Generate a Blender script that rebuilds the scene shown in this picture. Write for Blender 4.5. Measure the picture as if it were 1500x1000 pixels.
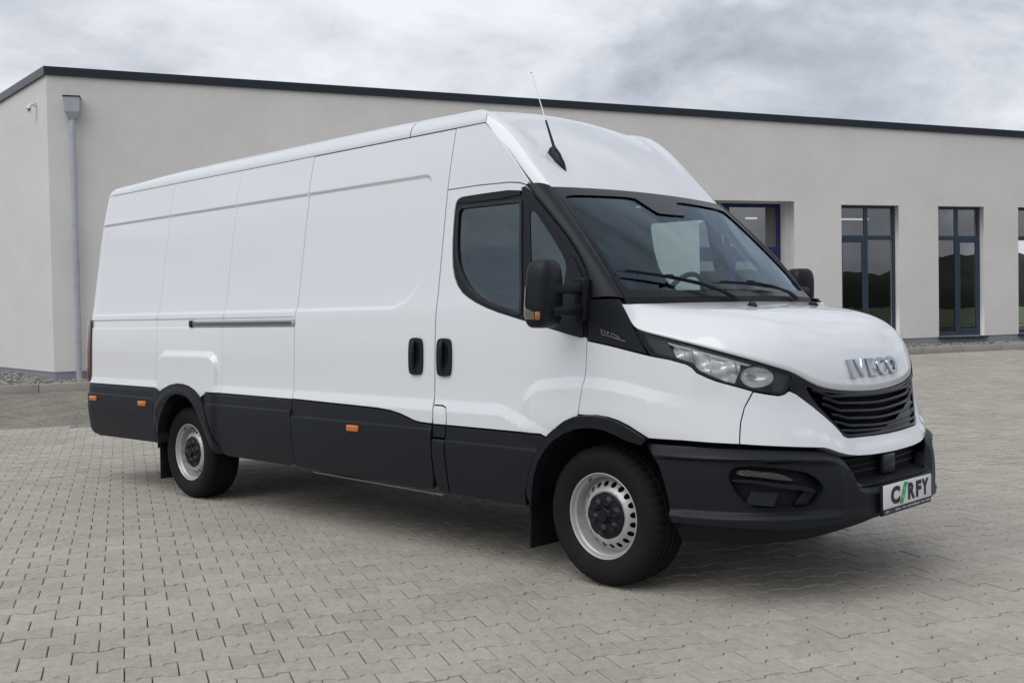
import bpy, bmesh, math, random
import numpy as np
from mathutils import Vector, Matrix
from mathutils.geometry import delaunay_2d_cdt
random.seed(7); np.random.seed(7)
for o in list(bpy.data.objects): bpy.data.objects.remove(o, do_unlink=True)
scene = bpy.context.scene
COL = scene.collection

# ------------------------------------------------------------------ camera
CAMP = np.array([3.4504, -5.033, 1.3628])
yaw, pitch, roll, FPX = 2.3519, -0.0254, -0.0176, 1581.4
fw = np.array([math.cos(yaw)*math.cos(pitch), math.sin(yaw)*math.cos(pitch), math.sin(pitch)])
rt = np.cross(fw, [0, 0, 1]); rt /= np.linalg.norm(rt); up = np.cross(rt, fw)
rt, up = math.cos(roll)*rt+math.sin(roll)*up, -math.sin(roll)*rt+math.cos(roll)*up
cd = bpy.data.cameras.new('camera'); cam = bpy.data.objects.new('camera', cd); COL.objects.link(cam)
cam.matrix_world = Matrix(((rt[0], up[0], -fw[0], CAMP[0]), (rt[1], up[1], -fw[1], CAMP[1]), (rt[2], up[2], -fw[2], CAMP[2]), (0, 0, 0, 1)))
cd.sensor_width = 36; cd.lens = 36*FPX/1500; cd.clip_end = 3000; cd.clip_start = .05
scene.camera = cam
def project(P):
    d = np.atleast_2d(P)-CAMP; z = d@fw
    return 750+FPX*(d@rt)/z, 500-FPX*(d@up)/z, z

# ------------------------------------------------------------------ world, sun, exposure
SUN_AZ, SUN_EL = math.radians(-88), math.radians(53)
w = bpy.data.worlds.new('World'); scene.world = w; w.use_nodes = True
nt = w.node_tree; nt.nodes.clear(); N_ = nt.nodes.new; L_ = nt.links.new
def math_node(nt, op, a=None, b=None, c=None):
    n = nt.nodes.new('ShaderNodeMath'); n.operation = op
    for i, v in enumerate((a, b, c)):
        if v is None: continue
        if isinstance(v, (int, float)): n.inputs[i].default_value = v
        else: nt.links.new(v, n.inputs[i])
    return n.outputs[0]
sky = N_('ShaderNodeTexSky'); sky.sky_type = 'NISHITA'; sky.sun_disc = False
sky.sun_elevation = SUN_EL; sky.sun_rotation = math.pi/2-SUN_AZ; sky.dust_density = 2.0
tc = N_('ShaderNodeTexCoord'); sep = N_('ShaderNodeSeparateXYZ'); L_(tc.outputs['Generated'], sep.inputs[0])
cmb = N_('ShaderNodeMapping'); cmb.inputs['Scale'].default_value = (1, 1, 2.1); cmb.inputs['Location'].default_value = (3.1, 1.7, .4); L_(tc.outputs['Generated'], cmb.inputs['Vector'])
n1 = N_('ShaderNodeTexNoise'); n1.inputs['Scale'].default_value = 4.6; n1.inputs['Detail'].default_value = 9; n1.inputs['Roughness'].default_value = .61; n1.inputs['Distortion'].default_value = .25
L_(cmb.outputs[0], n1.inputs['Vector'])
n2 = N_('ShaderNodeTexNoise'); n2.inputs['Scale'].default_value = 1.7; n2.inputs['Detail'].default_value = 5
L_(cmb.outputs[0], n2.inputs['Vector'])
mixn = math_node(nt, 'ADD', math_node(nt, 'MULTIPLY', n1.outputs[0], .6), math_node(nt, 'MULTIPLY', n2.outputs[0], .4))
ramp = N_('ShaderNodeValToRGB'); L_(mixn, ramp.inputs[0])
e = ramp.color_ramp.elements
e[0].position = .40; e[0].color = (3.9, 4.25, 4.9, 1)
e[1].position = .64; e[1].color = (9.1, 9.25, 9.6, 1)
m = e.new(.475); m.color = (5.6, 5.9, 6.5, 1)
m = e.new(.545); m.color = (7.4, 7.6, 8.1, 1)
mx = N_('ShaderNodeMixRGB'); mx.inputs[0].default_value = .90
L_(sky.outputs[0], mx.inputs[1]); L_(ramp.outputs[0], mx.inputs[2])
bg = N_('ShaderNodeBackground'); bg.inputs[1].default_value = .1; L_(mx.outputs[0], bg.inputs[0])
wo = N_('ShaderNodeOutputWorld'); L_(bg.outputs[0], wo.inputs[0])
sl = bpy.data.lights.new('sun', 'SUN'); sl.energy = 1.5; sl.angle = math.radians(60); sl.color = (1, .97, .93)
so = bpy.data.objects.new('sun', sl); COL.objects.link(so)
sdir = Vector((math.cos(SUN_AZ)*math.cos(SUN_EL), math.sin(SUN_AZ)*math.cos(SUN_EL), math.sin(SUN_EL)))
so.rotation_euler = sdir.to_track_quat('Z', 'Y').to_euler(); so.location = sdir*60
scene.view_settings.view_transform = 'Standard'; scene.view_settings.look = 'None'
scene.view_settings.exposure = .08; scene.view_settings.gamma = 1; scene.view_settings.use_curve_mapping = False
scene.render.engine = 'CYCLES'

# ------------------------------------------------------------------ materials
MATS = {}
def mat(name, col=(.5, .5, .5), rough=.5, metal=0, coat=0, bump=None, var=None, trans=0, ior=1.5, emit=None, spec=None, island=0, coat_rough=.03):
    """bump=(scale, strength, detail); var=(scale, amount) mottles the colour; island = random tone per piece"""
    if name in MATS: return MATS[name]
    m = bpy.data.materials.new(name); m.use_nodes = True; nt = m.node_tree; b = nt.nodes['Principled BSDF']
    b.inputs['Base Color'].default_value = (*col, 1); b.inputs['Roughness'].default_value = rough; b.inputs['Metallic'].default_value = metal
    b.inputs['IOR'].default_value = ior; b.inputs['Coat Weight'].default_value = coat; b.inputs['Coat Roughness'].default_value = coat_rough
    b.inputs['Transmission Weight'].default_value = trans
    if spec is not None: b.inputs['Specular IOR Level'].default_value = spec
    if emit: b.inputs['Emission Color'].default_value = (*emit[:3], 1); b.inputs['Emission Strength'].default_value = emit[3]
    geo = None
    if bump or var or island:
        geo = nt.nodes.new('ShaderNodeNewGeometry')
    if var or island:
        fac = None
        if var:
            tot = None
            for k, (s, a) in enumerate([var] if isinstance(var[0], (int, float)) else var):
                n = nt.nodes.new('ShaderNodeTexNoise'); n.inputs['Scale'].default_value = s; n.inputs['Detail'].default_value = 5; n.inputs['Roughness'].default_value = .6
                nt.links.new(geo.outputs['Position'], n.inputs['Vector'])
                v = math_node(nt, 'MULTIPLY', math_node(nt, 'SUBTRACT', n.outputs[0], .5), 2*a)
                tot = v if tot is None else math_node(nt, 'ADD', tot, v)
            fac = tot
        if island:
            oi = nt.nodes.new('ShaderNodeObjectInfo')
            r = math_node(nt, 'FRACT', math_node(nt, 'ADD', geo.outputs['Random Per Island'], oi.outputs['Random']))
            v = math_node(nt, 'MULTIPLY', math_node(nt, 'SUBTRACT', r, .5), 2*island)
            fac = v if fac is None else math_node(nt, 'ADD', fac, v)
        sc = math_node(nt, 'ADD', fac, 1.0)
        vm = nt.nodes.new('ShaderNodeVectorMath'); vm.operation = 'SCALE'; vm.inputs[0].default_value = col
        nt.links.new(sc, vm.inputs['Scale']); nt.links.new(vm.outputs[0], b.inputs['Base Color'])
    if bump:
        n = nt.nodes.new('ShaderNodeTexNoise'); n.inputs['Scale'].default_value = bump[0]; n.inputs['Detail'].default_value = bump[2] if len(bump) > 2 else 4
        nt.links.new(geo.outputs['Position'], n.inputs['Vector'])
        bm = nt.nodes.new('ShaderNodeBump'); bm.inputs['Strength'].default_value = bump[1]; bm.inputs['Distance'].default_value = bump[3] if len(bump) > 3 else .01
        nt.links.new(n.outputs[0], bm.inputs['Height']); nt.links.new(bm.outputs[0], b.inputs['Normal'])
    MATS[name] = m; return m
def glass(name, tint, fres=1.5, rough=0.0, minrefl=0.0, gcol=(1, 1, 1), wave=None):
    if name in MATS: return MATS[name]
    m = bpy.data.materials.new(name); m.use_nodes = True; nt = m.node_tree; nt.nodes.clear()
    t = nt.nodes.new('ShaderNodeBsdfTransparent'); t.inputs[0].default_value = (*tint, 1)
    g = nt.nodes.new('ShaderNodeBsdfGlossy'); g.inputs['Roughness'].default_value = rough; g.inputs[0].default_value = (*gcol, 1)
    f = nt.nodes.new('ShaderNodeFresnel'); f.inputs[0].default_value = fres
    mi = nt.nodes.new('ShaderNodeMixShader'); o = nt.nodes.new('ShaderNodeOutputMaterial')
    nt.links.new(math_node(nt, 'MAXIMUM', f.outputs[0], minrefl), mi.inputs[0]); nt.links.new(t.outputs[0], mi.inputs[1]); nt.links.new(g.outputs[0], mi.inputs[2]); nt.links.new(mi.outputs[0], o.inputs[0])
    if wave:
        ge = nt.nodes.new('ShaderNodeNewGeometry'); n = nt.nodes.new('ShaderNodeTexNoise'); n.inputs['Scale'].default_value = wave[0]; n.inputs['Detail'].default_value = 2
        bp = nt.nodes.new('ShaderNodeBump'); bp.inputs['Strength'].default_value = wave[1]; bp.inputs['Distance'].default_value = .1
        nt.links.new(ge.outputs['Position'], n.inputs['Vector']); nt.links.new(n.outputs[0], bp.inputs['Height']); nt.links.new(bp.outputs[0], g.inputs['Normal'])
    MATS[name] = m; return m
PAINT = mat('white_paint', (.75, .772, .80), .28, coat=1.0, bump=(2.2, .012, 2, .02))
PLASTIC = mat('black_plastic', (.0090, .0112, .0160), .45, spec=.27, bump=(420, .12, 2, .002), var=(5, .12))
PLASTIC_D = mat('deep_black', (.006, .007, .009), .55, spec=.25)
GLOSSB = mat('gloss_black', (.007, .009, .013), .25, spec=.3)
INNER = mat('inner_black', (.006, .006, .007), .9)
RUBBER = mat('tyre_rubber', (.0105, .0105, .011), .78, spec=.2, bump=(160, .25, 4, .004), var=(9, .3))
SEAL = mat('seal_rubber', (.010, .011, .013), .55)
STEEL = mat('wheel_silver', (.46, .46, .465), .36, metal=.35, bump=(60, .05, 3, .002), var=(7, .12))
CHROME = mat('chrome', (.45, .47, .51), .14, metal=1)
ALU = mat('satin_aluminium', (.50, .50, .51), .35, metal=.6)
TRIM = mat('cab_trim', (.020, .025, .032), .7, var=(8, .2))
TRIM_L = mat('cab_trim_light', (.05, .056, .062), .75)
SEATM = mat('seat_fabric', (.022, .036, .075), .9, bump=(300, .3, 2, .003))
GLASS_W = glass('windscreen_glass', (.74, .86, .86), 1.5, minrefl=.10, gcol=(.72, .88, 1.0))
GLASS_S = glass('door_glass', (.72, .84, .83), 1.6, minrefl=.14, gcol=(.80, .93, 1.0))
LENS = glass('lamp_lens', (.97, .98, .985), 1.4)
ORANGE = mat('amber_lens', (.62, .16, .02), .2, coat=.6)
RED = mat('red_lens', (.11, .004, .007), .2, coat=1)
PLATEW = mat('plate_white', (.74, .74, .77), .35)
INK = mat('plate_black', (.008, .008, .009), .4)
GREEN = mat('plate_green', (.0, .42, .10), .4)
NAVY = mat('plate_strip', (.02, .025, .07), .35)
PALE = mat('pale_print', (.45, .46, .52), .5)
PLASTER = mat('plaster', (.725, .705, .682), .92, bump=(90, .7, 4, .006), var=[(.22, .10), (.9, .08), (5, .05), (60, .06)])
PLINTH = mat('plinth_render', (.25, .265, .30), .85, bump=(150, .3, 3, .004), var=(2.5, .14))
ANTHRA = mat('anthracite_metal', (.017, .024, .034), .42, spec=.3, var=(1.4, .15))
ZINC = mat('zinc', (.46, .49, .53), .42, metal=.35, var=(4, .18))
WFRAME = mat('window_frame_paint', (.022, .042, .070), .35)
BLUE = mat('blue_door_paint', (.006, .021, .125), .4)
PANE = glass('window_glass', (.50, .55, .54), 1.52, minrefl=.20, wave=(1.2, .012))
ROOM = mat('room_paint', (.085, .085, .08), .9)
LAMP_ON = mat('lit_tube', (.8, .8, .8), .5, emit=(1, .97, .9, .9))
PAVER = mat('concrete_paver', (.375, .347, .303), .88, bump=(150, .6, 5, .005), var=[(.9, .24), (6, .12), (24, .26), (85, .30), (240, .26)], island=.07)
BED = mat('joint_sand', (.022, .020, .016), .95, bump=(120, .5, 4, .006), var=(6, .3))
KERBM = mat('kerb_concrete', (.30, .29, .26), .9, bump=(90, .4, 4, .005), var=[(3, .2), (30, .12)])
GRAVEL = mat('gravel_stone', (.23, .215, .195), .9, island=.45, bump=(80, .3, 3, .004))
SOIL = mat('gravel_bed', (.09, .082, .07), .95, bump=(60, .6, 4, .01))

# ------------------------------------------------------------------ object helpers
def link(name, me, m, parent=None):
    o = bpy.data.objects.new(name, me); COL.objects.link(o)
    if m is not None and len(me.materials) == 0: me.materials.append(m)
    if parent is not None: o.parent = parent
    return o
def empty(name, loc=(0, 0, 0), parent=None):
    o = bpy.data.objects.new(name, None); o.empty_display_size = .2; COL.objects.link(o); o.location = loc
    if parent is not None: o.parent = parent
    return o
def tag(o, label=None, cat=None, group=None, kind=None):
    for k, v in (('label', label), ('category', cat), ('group', group), ('kind', kind)):
        if v: o[k] = v
    return o
def raw(name, V, F, m, parent=None, smooth=False, normals=None):
    me = bpy.data.meshes.new(name); me.from_pydata([tuple(map(float, v)) for v in V], [], [tuple(map(int, f)) for f in F]); me.update()
    if smooth or normals is not None: me.polygons.foreach_set('use_smooth', [True]*len(me.polygons))
    if normals is not None: me.normals_split_custom_set_from_vertices([tuple(map(float, n)) for n in normals])
    return link(name, me, m, parent)
def smooth_by_angle(me, deg=35):
    me.polygons.foreach_set('use_smooth', [True]*len(me.polygons))
    bm = bmesh.new(); bm.from_mesh(me)
    for ed in bm.edges: ed.smooth = len(ed.link_faces) == 2 and ed.calc_face_angle(0) < math.radians(deg)
    bm.to_mesh(me); bm.free()
class MB:
    def __init__(s): s.V = []; s.F = []
    def add(s, V, F):
        b = len(s.V); s.V += [tuple(map(float, v)) for v in V]; s.F += [tuple(int(i)+b for i in f) for f in F]; return s
    def box(s, c, d, R=None):
        c = np.array(c, float); h = np.array(d, float)/2
        V = [np.array((x, y, z))*h for x in (-1, 1) for y in (-1, 1) for z in (-1, 1)]
        if R is not None: V = [R@v for v in V]
        return s.add([v+c for v in V], [(0, 1, 3, 2), (4, 6, 7, 5), (0, 4, 5, 1), (2, 3, 7, 6), (0, 2, 6, 4), (1, 5, 7, 3)])
    def tube(s, pts, r, n=8, caps=True):
        pts = [np.array(q, float) for q in pts]; k = len(pts); rr = r if hasattr(r, '__len__') else [r]*k
        T = [pts[min(i+1, k-1)]-pts[max(i-1, 0)] for i in range(k)]; ref = np.array((0, 0, 1.)) if abs(T[0][2]) < .9*np.linalg.norm(T[0]) else np.array((1., 0, 0))
        V = []
        for q, t, ra in zip(pts, T, rr):
            t = t/np.linalg.norm(t); a = np.cross(t, ref); a /= np.linalg.norm(a); b = np.cross(t, a)
            V += [q+ra*(math.cos(2*math.pi*i/n)*a+math.sin(2*math.pi*i/n)*b) for i in range(n)]
        F = [(j*n+i, j*n+(i+1) % n, (j+1)*n+(i+1) % n, (j+1)*n+i) for j in range(k-1) for i in range(n)]
        if caps: F += [tuple(range(n))[::-1], tuple((k-1)*n+i for i in range(n))]
        return s.add(V, F)
    def build(s, name, m, parent=None, smooth=None, bevel=0, seg=2):
        me = bpy.data.meshes.new(name); me.from_pydata(s.V, [], s.F); me.update()
        bm = bmesh.new(); bm.from_mesh(me); bmesh.ops.recalc_face_normals(bm, faces=bm.faces)
        if bevel: bmesh.ops.bevel(bm, geom=[e for e in bm.edges if len(e.link_faces) == 2 and e.calc_face_angle(0) > .5], offset=bevel, segments=seg, affect='EDGES', profile=.5)
        bm.to_mesh(me); bm.free()
        if smooth: smooth_by_angle(me, smooth)
        return link(name, me, m, parent)
def box(name, c, d, m, parent=None, bevel=0, seg=2, R=None):
    return MB().box(c, d, R).build(name, m, parent, smooth=40 if bevel else None, bevel=bevel, seg=seg)
def loft(name, P, m, parent, flip=False, thick=0):
    P = np.asarray(P, float); nu, nv = P.shape[:2]
    F = [(i*nv+j, (i+1)*nv+j, (i+1)*nv+j+1, i*nv+j+1) for i in range(nu-1) for j in range(nv-1)]
    if flip: F = [f[::-1] for f in F]
    me = bpy.data.meshes.new(name); me.from_pydata([tuple(v) for v in P.reshape(-1, 3).tolist()], [], F); me.update()
    me.polygons.foreach_set('use_smooth', [True]*len(F))
    return link(name, me, m, parent)
def rotz(a): c, s = math.cos(a), math.sin(a); return np.array(((c, -s, 0), (s, c, 0), (0, 0, 1)))
def roty(a): c, s = math.cos(a), math.sin(a); return np.array(((c, 0, s), (0, 1, 0), (-s, 0, c)))
def ss(a, b, t): t = np.clip((np.asarray(t, float)-a)/(b-a), 0, 1); return t*t*(3-2*t)
def pw(x, pts):
    xs = np.array([q[0] for q in pts], float); ys = np.array([q[1] for q in pts], float); x = np.asarray(x, float)
    h = np.diff(xs); d = np.diff(ys)/h; m = np.empty_like(ys)
    m[1:-1] = np.where(d[:-1]*d[1:] > 0, 2*d[:-1]*d[1:]/(d[:-1]+d[1:]+1e-12), 0); m[0] = d[0]; m[-1] = d[-1]
    i = np.clip(np.searchsorted(xs, x)-1, 0, len(h)-1); t = (x-xs[i])/h[i]
    r = ys[i]*(1+2*t)*(1-t)**2+m[i]*h[i]*t*(1-t)**2+ys[i+1]*t*t*(3-2*t)+m[i+1]*h[i]*t*t*(t-1)
    r = np.where(x < xs[0], ys[0]+m[0]*(x-xs[0]), r); return np.where(x > xs[-1], ys[-1]+m[-1]*(x-xs[-1]), r)
# polygon tools and the patch mesher
def resample(poly, step):
    out = []
    for i in range(len(poly)):
        a = np.array(poly[i], float); b = np.array(poly[(i+1) % len(poly)], float); n = max(1, int(math.ceil(np.linalg.norm(b-a)/step)))
        out += [a+(b-a)*k/n for k in range(n)]
    return np.array(out)
def area2(P): x, y = P[:, 0], P[:, 1]; return float(np.sum(x*np.roll(y, -1)-np.roll(x, -1)*y))
def inset(P, g):
    P = np.asarray(P, float); s = 1 if area2(P) > 0 else -1
    e = np.roll(P, -1, 0)-P; e /= (np.linalg.norm(e, axis=1, keepdims=True)+1e-12); n = np.stack([-e[:, 1], e[:, 0]], 1)*s
    m = n+np.roll(n, 1, 0); q = np.maximum(np.sum(m*n, 1, keepdims=True), .35); return P+g*m/q
def inside(P, poly):
    x, y = P[:, 0], P[:, 1]; r = np.zeros(len(P), bool); a = poly; b = np.roll(poly, -1, 0)
    for (x0, y0), (x1, y1) in zip(a, b):
        c = ((y0 > y) != (y1 > y)); 
        if y1 != y0: r ^= c & (x < (x1-x0)*(y-y0)/(y1-y0)+x0)
    return r
def bdist(P, poly):
    d = np.full(len(P), 1e9); a = poly; b = np.roll(poly, -1, 0)
    for p0, p1 in zip(a, b):
        v = p1-p0; t = np.clip(((P-p0)@v)/(v@v+1e-12), 0, 1); d = np.minimum(d, np.linalg.norm(P-p0-t[:, None]*v, axis=1))
    return d
def smooth_poly(pts, it=1):
    """rounds the corners of a closed outline (Chaikin)"""
    P = [np.array(q, float) for q in pts]
    for _ in range(it):
        P = [r for i in range(len(P)) for r in (P[i]*.75+P[(i+1) % len(P)]*.25, P[i]*.25+P[(i+1) % len(P)]*.75)]
    return [tuple(q) for q in P]
def patch(name, surf, outline, m, parent, holes=(), step=.03, off=0., flange=.02, gap=0., sides=(1,), rows=None, cols=None, bstep=None, offf=None):
    bstep = bstep or step
    O = inset(resample(outline, bstep), gap) if gap else resample(outline, bstep)
    H = [inset(resample(h, bstep), -gap*0) for h in holes]
    lo, hi = O.min(0), O.max(0)
    gx = np.arange(lo[0]+step/2, hi[0], step) if cols is None else np.array(sorted(cols)); gz = np.arange(lo[1]+step/2, hi[1], step) if rows is None else np.array(sorted(rows))
    G = np.stack(np.meshgrid(gx, gz, indexing='ij'), -1).reshape(-1, 2)
    k = inside(G, O)
    for h in H: k &= ~inside(G, h)
    G = G[k]
    if len(G):
        d = bdist(G, O)
        for h in H: d = np.minimum(d, bdist(G, h))
        G = G[d > .3*min(step, bstep)]
    pts = [Vector(q) for q in O]; edges = [(i, (i+1) % len(O)) for i in range(len(O))]
    for h in H:
        b = len(pts); pts += [Vector(q) for q in h]; edges += [(b+i, b+(i+1) % len(h)) for i in range(len(h))]
    pts += [Vector(q) for q in G]
    vv, _, ff, *_r = delaunay_2d_cdt(pts, edges, [], 0, 1e-7)
    A = np.array([tuple(v) for v in vv]); T = np.array([f for f in ff if len(f) == 3])
    c = A[T].mean(1); k = inside(c, O)
    for h in H: k &= ~inside(c, h)
    T = T[k]; u = A[T[:, 1]]-A[T[:, 0]]; v = A[T[:, 2]]-A[T[:, 0]]; cr = u[:, 0]*v[:, 1]-u[:, 1]*v[:, 0]
    T = T[np.abs(cr) > 1e-10]; cr = cr[np.abs(cr) > 1e-10]; T[cr < 0] = T[cr < 0][:, ::-1]
    used = np.unique(T); rm = -np.ones(len(A), int); rm[used] = np.arange(len(used)); A = A[used]; T = rm[T]
    ep = 2e-3
    P = surf(A[:, 0], A[:, 1]); Pa = surf(A[:, 0]+ep, A[:, 1])-surf(A[:, 0]-ep, A[:, 1]); Pz = surf(A[:, 0], A[:, 1]+ep)-surf(A[:, 0], A[:, 1]-ep)
    n = np.cross(Pa, Pz); n /= (np.linalg.norm(n, axis=1, keepdims=True)+1e-12)
    P = P+n*(off if offf is None else (off+offf(A[:, 0], A[:, 1]))[:, None])
    if offf is not None:   # re-derive normals from the displaced surface
        def dsp(a, z):
            q = surf(a, z); return q+n*(off+offf(a, z))[:, None]
        Pa = dsp(A[:, 0]+ep, A[:, 1])-dsp(A[:, 0]-ep, A[:, 1]); Pz = dsp(A[:, 0], A[:, 1]+ep)-dsp(A[:, 0], A[:, 1]-ep)
        n = np.cross(Pa, Pz); n /= (np.linalg.norm(n, axis=1, keepdims=True)+1e-12)
    V = P; NN = n; F = [tuple(t) for t in T.tolist()]
    if flange:
        cnt = {}
        for t in F:
            for i in range(3):
                a, b = t[i], t[(i+1) % 3]; key = (min(a, b), max(a, b)); cnt.setdefault(key, []).append((a, b))
        be = [v[0] for v in cnt.values() if len(v) == 1]
        on = np.zeros_like(P)
        for a, b in be:
            t = P[b]-P[a]; t /= (np.linalg.norm(t)+1e-12); q = np.cross(t, n[a]); on[a] += q; on[b] += q
        bi = sorted({i for e_ in be for i in e_}); idx = {v: k for k, v in enumerate(bi)}; nb = len(bi); base = len(P)
        on = on[bi]; on /= (np.linalg.norm(on, axis=1, keepdims=True)+1e-12)
        V = np.concatenate([P, P[bi], P[bi]-n[bi]*flange]); NN = np.concatenate([n, on, on])
        F += [(base+idx[a], base+nb+idx[a], base+nb+idx[b], base+idx[b]) for a, b in be]
    res = []
    for sg in sides:
        if sg == 1: res.append(raw(name, V, F, m, parent, normals=NN))
        else:
            mir = np.array((1, -1, 1)); res.append(raw(name, V*mir, [f[::-1] for f in F], m, parent, normals=NN*mir))
    return res if len(sides) > 1 else res[0]
BOTH = (1, -1)

# ------------------------------------------------------------------ terrain function
DV = np.array([-.7040, .7102]); RK, RD = .033, 9.6
def gz(x, y):
    t = np.clip((np.asarray(x)-CAMP[0])*DV[0]+(np.asarray(y)-CAMP[1])*DV[1]-RD, 0, 26)
    return RK*np.where(t < 2, t*t/4, t-1)
FA = np.array([-16.345, 3.06]); FD = np.array([.4757, .8796]); FN = np.array([FD[1], -FD[0]])   # facade corner, direction, outward normal
def fpt(t, o, z=0): q = FA+FD*t+FN*o; return np.array((q[0], q[1], z))

# ================================================================== ground
def sheet(name, m, t0, t1, o0, o1, nt_, no_, dz=0.):
    """sheet in facade coordinates (t along the facade, o out from it) following the slope of the yard"""
    T = np.linspace(t0, t1, nt_); O = np.linspace(o0, o1, no_)
    P = np.zeros((nt_, no_, 3))
    for i, t in enumerate(T):
        q = FA+FD*t; xy = q[None, :]+FN[None, :]*O[:, None]; P[i, :, :2] = xy; P[i, :, 2] = gz(xy[:, 0], xy[:, 1])+dz
    return loft(name, P, m, None, flip=True)
PAVE_FAR = mat('pavement_far', (.35, .33, .30), .9, bump=(40, .4, 5, .01), var=[(.8, .18), (9, .14), (60, .10)])
g = sheet('ground', PAVE_FAR, -260, 300, -260, 60, 141, 161, -.075); tag(g, 'wide grey paved yard around the building', 'ground', kind='structure')
field = MB()
GRASS = mat('grass_field', (.055, .085, .026), .95, var=[(.05, .3), (1.5, .35)])
P = np.zeros((60, 9, 3))
for i, t in enumerate(np.linspace(-300, 320, 60)):
    for j, o in enumerate(np.linspace(44, 330, 9)):
        q = FA+FD*t+FN*o; P[i, j] = (q[0], q[1], -.02+max(0, (o-150))*.006)
tag(loft('grass_field', P, GRASS, None, flip=True), 'green meadow on the open side of the yard', 'meadow', kind='structure')
HILLM = mat('wooded_hill', (.030, .042, .024), .95, var=[(.02, .4), (.2, .5)])
rs = np.random.RandomState(3); ks = [(rs.uniform(.01, .12), rs.uniform(0, 6.3), rs.uniform(.4, 1)) for _ in range(14)]
P = np.zeros((800, 6, 3))
for i, t in enumerate(np.linspace(-420, 440, 800)):
    hgt = 15+4.5*sum(a*math.sin(k*t+f)*(.06/(k+.03)) for k, f, a in ks)/2+rs.uniform(-.9, .9)+.9*math.sin(t*.9)+.7*math.sin(t*2.3)
    for j, (do, fz) in enumerate(((0, 0), (3, .55), (8, .85), (20, 1), (60, 1.05), (120, .4))):
        q = FA+FD*t+FN*(300+do+rs.uniform(-1, 1)); P[i, j] = (q[0], q[1], -.5+hgt*fz)
tag(loft('hills', P, HILLM, None, flip=True), 'low wooded hill line beyond the meadow', 'hill', kind='structure')

# ---- laid pavers: double-T concrete stones in running bond, rows parallel to the facade
PL, PWd, PA_ = .1996, .1480, .0125
O0 = np.array([-.0, 0.])
org = np.array([2.0, -4.0])                       # replaced below by a joint read in the photograph
_d = fw*FPX+rt*(143-750)-up*(975.6-500); _t = -CAMP[2]/_d[2]; org = (CAMP+_t*_d)[:2]
BOUND = 7.05                                     # the flush edging lies this far out from the facade
def paver_mesh(bev):
    L2 = PL/2-.0023; hw = PWd/2-.0037
    us = [-L2, -.059, -.0405, .0405, .059, L2]
    def h(u): return hw+(PA_ if abs(u) > .05 else -PA_)
    top = [(u, -h(u)) for u in us]+[(u, h(u)) for u in us[::-1]]
    n = len(top); V = []; F = []
    if bev:
        ins = inset(np.array(top), .003)
        V = [(x, y, 0) for x, y in ins]+[(x, y, -.003) for x, y in top]+[(x, y, -.03) for x, y in top]
        F = [tuple(range(n))]+[(k*n+i, (k+1)*n+i, (k+1)*n+(i+1) % n, k*n+(i+1) % n) for k in (0, 1) for i in range(n)]
    else:
        V = [(x, y, 0) for x, y in top]+[(x, y, -.03) for x, y in top]
        F = [tuple(range(n))]+[(i, n+i, n+(i+1) % n, (i+1) % n) for i in range(n)]
    return np.array(V), F
cells = []
PR = math.atan2(FD[1], FD[0])+math.radians(3.0); PD = np.array([math.cos(PR), math.sin(PR)]); NV = np.array([-PD[1], PD[0]])
lat = np.array([rt[0], rt[1]]); lat = lat/np.linalg.norm(lat)
for r in range(-60, 290):
    for c in range(-140, 260):
        q = org+PD*((c+.5)*PL+(r % 2)*PL/2)+NV*(r*PWd)
        o = (q-FA)@FN
        if o < 2.33 or (o < BOUND+.10 and (q-FA)@FD < 5.6): continue
        dd = (q-CAMP[:2])@DV; lt = (q-CAMP[:2])@lat
        if dd < 1.0 or dd > 35 or abs(lt) > .53*dd+1.6: continue
        cells.append((q[0], q[1], dd, lt))
cells = np.array(cells)
zc_ = gz(cells[:, 0], cells[:, 1])
u_, v_, d_ = project(np.stack([cells[:, 0], cells[:, 1], zc_], 1))
vis = (u_ > 5) & (u_ < 1495) & (v_ < 998)
# stones hidden by the van do not count among the largest
order = np.argsort(np.where(vis, d_, 1e6)); single = set(order[:300].tolist())
bed = sheet('yard_paving', BED, -40, 60, 2.2, 40, 81, 61, -.018); tag(bed, 'grey interlocking concrete block paving of the yard', 'paving', kind='structure')
V1, F1 = paver_mesh(True); V0, F0 = paver_mesh(False)
me1 = bpy.data.meshes.new('paver'); me1.from_pydata([tuple(v) for v in V1.tolist()], [], F1); me1.update(); me1.materials.append(PAVER)
ang = math.atan2(FD[1], FD[0]); Rz = rotz(PR)
SV = []; SF = []; nb = 0
for i, (x, y, dd, lt) in enumerate(cells):
    z = float(zc_[i])+random.uniform(-.0016, .0016); tx, ty = random.gauss(0, .006), random.gauss(0, .006); rz_ = random.gauss(0, .006)
    if i in single:
        o = bpy.data.objects.new('paver', me1); COL.objects.link(o); o.parent = bed
        o.location = (x, y, z); o.rotation_euler = (tx, ty, PR+rz_)
    else:
        Vs = (V1 if dd < 9 else V0)@rotz(rz_).T
        Vs = Vs+np.stack([np.zeros(len(Vs)), np.zeros(len(Vs)), Vs[:, 0]*ty+Vs[:, 1]*tx], 1)
        W_ = Vs@Rz.T; W_[:, 0] += x; W_[:, 1] += y; W_[:, 2] += z+(gz(W_[:, 0], W_[:, 1])-zc_[i])
        SV.append(W_); SF += [tuple(k+nb for k in f) for f in (F1 if dd < 9 else F0)]; nb += len(Vs)
me = bpy.data.meshes.new('paver_field'); me.from_pydata([tuple(v) for v in np.concatenate(SV).tolist()], [], SF); me.update()
tag(link('paver_field', me, PAVER, bed), kind='stuff')

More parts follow.
